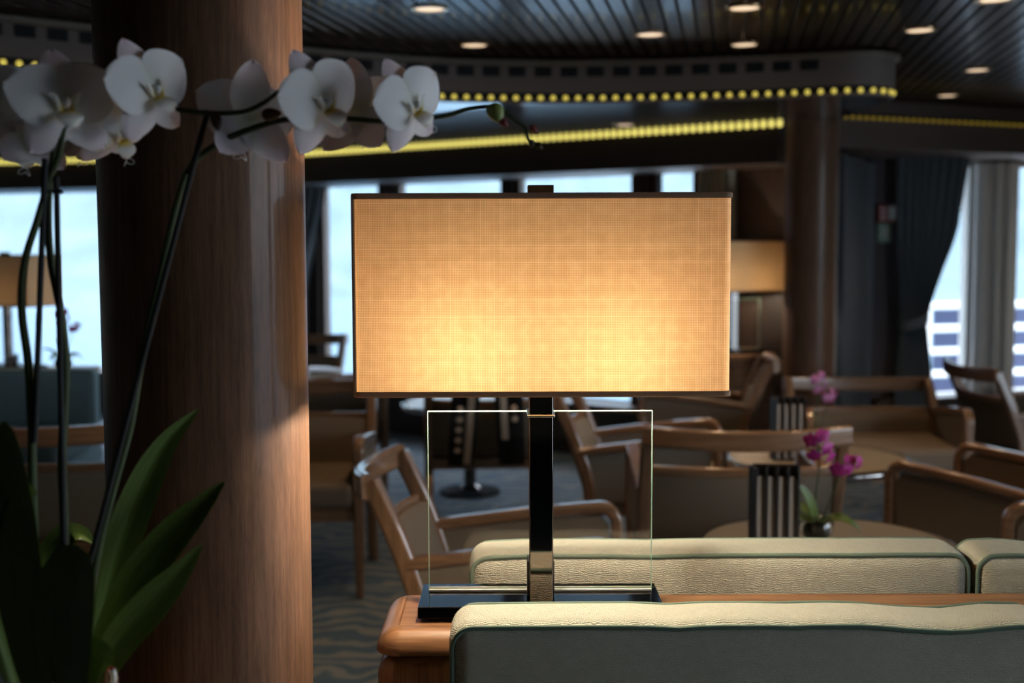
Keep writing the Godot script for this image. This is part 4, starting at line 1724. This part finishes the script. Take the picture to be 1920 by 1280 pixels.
func big_orchid() -> void:
	var near := 0.935
	var base := Vector3(at(130, 1300, 1.42 * near).x, 0.72, -1.42 * near)
	# plinth table below the frame
	var t := thing("plant_stand", "low round stand under the white orchid", "stand", Vector3(base.x, 0, base.z))
	var m := MB.new()
	m.lathe([Vector2(0.0, 0.72), Vector2(0.20, 0.72), Vector2(0.205, 0.712), Vector2(0.20, 0.695), Vector2(0.0, 0.695)], 40)
	part("table_top", m.done(), mats.ledge_x, t)
	m = MB.new()
	m.lathe([Vector2(0.0, 0.695), Vector2(0.04, 0.695), Vector2(0.03, 0.05), Vector2(0.14, 0.02), Vector2(0.15, 0.0), Vector2(0.0, 0.0)], 32)
	part("pedestal", m.done(), mats.chair_wood, t)
	var o := thing("orchid_plant", "tall white orchid in a pot before the big wooden column", "orchid", base)
	var g := func(px: float, py: float, d: float) -> Vector3: return at(px, py, d * near) - base
	m = MB.new()
	m.lathe([Vector2(0.0, 0.0), Vector2(0.075, 0.0), Vector2(0.095, 0.125), Vector2(0.10, 0.13), Vector2(0.09, 0.13), Vector2(0.086, 0.115), Vector2(0.0, 0.118)], 36)
	part("pot", m.done(), mats.pot, o)
	m = MB.new()
	m.ball(Vector3(0, 0.112, 0), Vector3(0.084, 0.018, 0.084), 16)
	part("bark_mix", m.done(), mats.moss, o)

	# flower stalks
	var root := Vector3(0.0, 0.12, 0.0)
	stalk(o, "flower_stalk", [root, g.call(172, 1090, 1.43), g.call(207, 930, 1.44), g.call(242, 800, 1.45), g.call(266, 660, 1.46), g.call(300, 510, 1.46), g.call(330, 380, 1.46), g.call(358, 308, 1.46), g.call(415, 264, 1.46), g.call(480, 237, 1.46), g.call(545, 222, 1.465), g.call(640, 221, 1.47), g.call(730, 226, 1.47), g.call(830, 217, 1.475), g.call(880, 203, 1.48), g.call(930, 200, 1.48), g.call(965, 224, 1.48), g.call(984, 239, 1.48), g.call(992, 262, 1.48), g.call(1010, 273, 1.48)], 0.0048, 0.0018, mats.stem)
	stalk(o, "flower_stalk", [g.call(252, 186, 1.44), g.call(290, 194, 1.44), g.call(345, 206, 1.44), g.call(400, 211, 1.44), g.call(455, 208, 1.44), g.call(492, 192, 1.44), g.call(522, 170, 1.44)], 0.0030, 0.0024, mats.stem)
	stalk(o, "flower_stalk", [root + Vector3(-0.01, 0, 0), g.call(118, 1010, 1.40), g.call(114, 860, 1.40), g.call(121, 700, 1.40), g.call(112, 590, 1.40), g.call(93, 490, 1.40), g.call(88, 410, 1.40), g.call(92, 330, 1.40), g.call(106, 262, 1.40), g.call(140, 214, 1.40), g.call(190, 200, 1.42)], 0.0052, 0.003, mats.stem)
	stalk(o, "flower_stalk", [root + Vector3(-0.035, 0, 0), g.call(60, 960, 1.38), g.call(57, 800, 1.38), g.call(50, 680, 1.38), g.call(38, 580, 1.38), g.call(44, 490, 1.38), g.call(68, 410, 1.38), g.call(90, 335, 1.39), g.call(108, 290, 1.39), g.call(120, 235, 1.39), g.call(150, 236, 1.40)], 0.0050, 0.003, mats.stem)
	# support sticks
	for q in [[[165, 1060, 1.425], [388, 206, 1.452]], [[62, 830, 1.375], [82, 296, 1.385]], [[118, 1030, 1.395], [103, 330, 1.392]]]:
		m = MB.new()
		m.tube([g.call(q[0][0], q[0][1], q[0][2]), g.call(q[1][0], q[1][1], q[1][2])], 0.0034, 8)
		part("support_stick", m.done(), mats.stick, o)
	for q in [[356, 322, 1.455], [84, 357, 1.388], [106, 357, 1.392]]:
		m = MB.new()
		m.ball(g.call(q[0], q[1], q[2]), Vector3(0.0065, 0.003, 0.006), 10)
		part("clip", m.done(), mats.stick, o)

	# blossoms: pixel, depth, facing, radius, roll
	var list := [
		[118, 190, 1.385, Vector3(0.50, 0.12, 0.85), 0.064, 0.10, 1.0],
		[281, 165, 1.40, Vector3(0.80, 0.10, 0.62), 0.060, 0.30, 1.0],
		[462, 222, 1.485, Vector3(-0.55, -0.22, -0.85), 0.066, 0.10, 1.0],
		[602, 188, 1.43, Vector3(0.72, 0.02, 0.65), 0.062, 0.38, 1.0],
		[672, 208, 1.50, Vector3(0.30, -0.12, -0.90), 0.060, -0.05, 1.0],
		[770, 194, 1.44, Vector3(0.72, 0.02, 0.70), 0.056, 0.40, 1.0],
		[222, 244, 1.44, Vector3(0.75, -0.45, 0.45), 0.054, 0.3, 0.85],
		[52, 262, 1.44, Vector3(-0.55, -0.35, -0.70), 0.054, 0.15, 0.8],
		[-22, 190, 1.42, Vector3(0.35, 0.0, 0.9), 0.058, 0.1, 1.0],
		[140, 250, 1.47, Vector3(0.35, -0.35, -0.80), 0.050, -0.1, 0.8],
	]
	for q in list:
		flower(o, g.call(q[0], q[1], q[2]), q[3], q[4] * near, q[5], null, q[6])
	# buds
	bud(o, g.call(930, 211, 1.478), Vector3(0.35, -0.8, 0.3), 0.0115, 1.05, mats.bud_green)
	bud(o, g.call(944, 229, 1.476), Vector3(0.7, -0.7, 0.2), 0.0055, 1.25, mats.bud_red)
	bud(o, g.call(1001, 241, 1.48), Vector3(0.8, -0.5, 0.0), 0.0050, 1.3, mats.bud_red)
	bud(o, g.call(997, 269, 1.48), Vector3(0.1, -1.0, 0.0), 0.0036, 1.3, mats.bud_brown)
	bud(o, g.call(1012, 274, 1.48), Vector3(0.8, -0.6, 0.0), 0.0036, 1.2, mats.bud_brown)
	bud(o, g.call(404, 226, 1.435), Vector3(0.25, -1.0, 0.1), 0.0072, 1.45, mats.bud_brown)
	bud(o, g.call(508, 213, 1.435), Vector3(1.0, 0.1, 0.1), 0.0085, 1.3, mats.bud_brown)

	# leaves
	leaf(o, "leaf", [g.call(175, 1250, 1.44), g.call(215, 1060, 1.46), g.call(262, 925, 1.48), g.call(312, 830, 1.50), g.call(370, 768, 1.52)], 0.0205, Vector3(0.25, 0.25, 1.0), 0.35, mats.leaf)
	leaf(o, "leaf", [g.call(170, 1260, 1.42), g.call(245, 1110, 1.43), g.call(312, 1020, 1.44), g.call(372, 955, 1.45), g.call(419, 903, 1.46)], 0.023, Vector3(0.1, 0.6, 0.8), 0.5, mats.leaf)
	leaf(o, "leaf", [g.call(165, 1300, 1.38), g.call(225, 1200, 1.37), g.call(285, 1130, 1.37), g.call(335, 1075, 1.37), g.call(377, 1020, 1.37)], 0.020, Vector3(0.45, 0.4, 0.85), 0.3, mats.leaf)
	leaf(o, "leaf", [g.call(120, 1310, 1.30), g.call(118, 1240, 1.27), g.call(122, 1160, 1.25), g.call(132, 1090, 1.24), g.call(140, 1022, 1.24)], 0.052, Vector3(-0.45, 0.35, 0.8), 0.18, mats.leaf, 0.5)
	leaf(o, "leaf", [g.call(70, 1300, 1.34), g.call(50, 1180, 1.32), g.call(34, 1050, 1.31), g.call(24, 930, 1.31), g.call(5, 790, 1.31)], 0.040, Vector3(-0.5, 0.2, 0.8), 0.2, mats.leaf, 0.55)
	leaf(o, "leaf", [g.call(30, 1280, 1.36), g.call(-20, 1100, 1.34), g.call(-30, 980, 1.33), g.call(20, 915, 1.33), g.call(66, 926, 1.33)], 0.024, Vector3(0.1, 0.9, 0.5), 0.2, mats.leaf)
	leaf(o, "leaf", [g.call(90, 1180, 1.44), g.call(95, 1060, 1.50), g.call(120, 1005, 1.52), g.call(150, 1000, 1.53), g.call(172, 1018, 1.53)], 0.020, Vector3(0.1, 0.9, 0.45), 0.2, mats.leaf)
	leaf(o, "leaf", [g.call(110, 1320, 1.33), g.call(140, 1272, 1.30), g.call(168, 1246, 1.30), g.call(190, 1240, 1.30), g.call(208, 1246, 1.30)], 0.030, Vector3(-0.1, 0.5, 0.8), 0.2, mats.leaf)

	# clear tube with red tip pushed in beside the leaves
	var tp := at(206, 1262, 1.225)
	var tubeo := thing("test_tube", "small clear tube with a red band beside the orchid leaves", "tube", Vector3(tp.x, 0.72, -1.225))
	m = MB.new()
	var top: float = at(206, 1254, 1.225).y - 0.72
	m.lathe([Vector2(0.0, 0.0), Vector2(0.0068, 0.003), Vector2(0.0072, 0.02), Vector2(0.0072, top - 0.006), Vector2(0.005, top), Vector2(0.0, top + 0.001)], 20)
	part("glass_wall", m.done(), mats.glass, tubeo)
	m = MB.new()
	m.lathe([Vector2(0.0, 0.02), Vector2(0.0055, 0.02), Vector2(0.0055, top - 0.018), Vector2(0.0, top - 0.018)], 16)
	part("red_core", m.done(), mats.red_plastic, tubeo)

func bowl_orchid(label: String, where: Vector3, petals: Material, turn: float) -> void:
	var o := thing("bowl_orchid", label, "orchid", Vector3(where.x, where.y + 0.0025, where.z), turn, "small orchids in glass bowls")
	var m := MB.new()
	var prof := []
	for k in 14:
		var a := lerpf(-PI / 2, 0.95, k / 13.0)
		prof.append(Vector2(cos(a) * 0.052, 0.050 + sin(a) * 0.050))
	for k in 14:
		var a := lerpf(0.95, -PI / 2, k / 13.0)
		prof.append(Vector2(cos(a) * 0.049, 0.050 + sin(a) * 0.047))
	m.lathe(prof, 32)
	part("glass_bowl", m.done(), mats.glass, o)
	m = MB.new()
	m.ball(Vector3(0, 0.040, 0), Vector3(0.042, 0.030, 0.042), 16)
	part("moss", m.done(), mats.moss, o)
	stalk(o, "flower_stalk", [Vector3(0, 0.05, 0), Vector3(-0.004, 0.14, 0.0), Vector3(0.002, 0.22, 0.01), Vector3(-0.002, 0.29, 0.015), Vector3(-0.012, 0.325, 0.02)], 0.0032, 0.0016, mats.stem)
	stalk(o, "flower_stalk", [Vector3(0.01, 0.05, 0), Vector3(0.035, 0.12, 0.0), Vector3(0.058, 0.19, 0.01), Vector3(0.075, 0.235, 0.01), Vector3(0.115, 0.25, 0.01)], 0.003, 0.0014, mats.stem)
	for q in [[-0.028, 0.315, 0.02, Vector3(-0.5, 0.1, 0.8)], [0.008, 0.33, 0.025, Vector3(0.1, 0.3, 0.9)], [0.022, 0.292, 0.03, Vector3(0.5, -0.1, 0.8)], [-0.018, 0.268, 0.025, Vector3(-0.2, -0.5, 0.8)], [0.034, 0.262, 0.02, Vector3(0.7, -0.4, 0.6)], [0.052, 0.228, 0.02, Vector3(-0.4, 0.0, 0.9)], [0.082, 0.226, 0.02, Vector3(0.2, -0.2, 0.9)], [0.095, 0.252, 0.01, Vector3(0.3, 0.4, 0.8)], [0.122, 0.248, 0.01, Vector3(0.8, 0.1, 0.6)]]:
		flower(o, Vector3(q[0], q[1], q[2]), q[3], 0.024, 0.1, petals)
	leaf(o, "leaf", [Vector3(0, 0.06, 0), Vector3(-0.02, 0.12, 0.02), Vector3(-0.045, 0.165, 0.03), Vector3(-0.065, 0.185, 0.035)], 0.019, Vector3(0.4, 0.5, 0.8), 0.3, mats.leaf)
	leaf(o, "leaf", [Vector3(0, 0.06, 0), Vector3(-0.05, 0.085, 0.02), Vector3(-0.085, 0.085, 0.03), Vector3(-0.115, 0.065, 0.03)], 0.017, Vector3(0.0, 0.9, 0.5), 0.3, mats.leaf)
	leaf(o, "leaf", [Vector3(0, 0.06, 0), Vector3(0.05, 0.085, 0.02), Vector3(0.09, 0.075, 0.03), Vector3(0.125, 0.045, 0.03)], 0.018, Vector3(0.0, 0.9, 0.5), 0.3, mats.leaf)
	leaf(o, "leaf", [Vector3(0, 0.06, 0), Vector3(-0.03, 0.10, -0.03), Vector3(-0.07, 0.12, -0.04), Vector3(-0.10, 0.12, -0.04)], 0.016, Vector3(0.0, 0.9, 0.5), 0.3, mats.leaf)
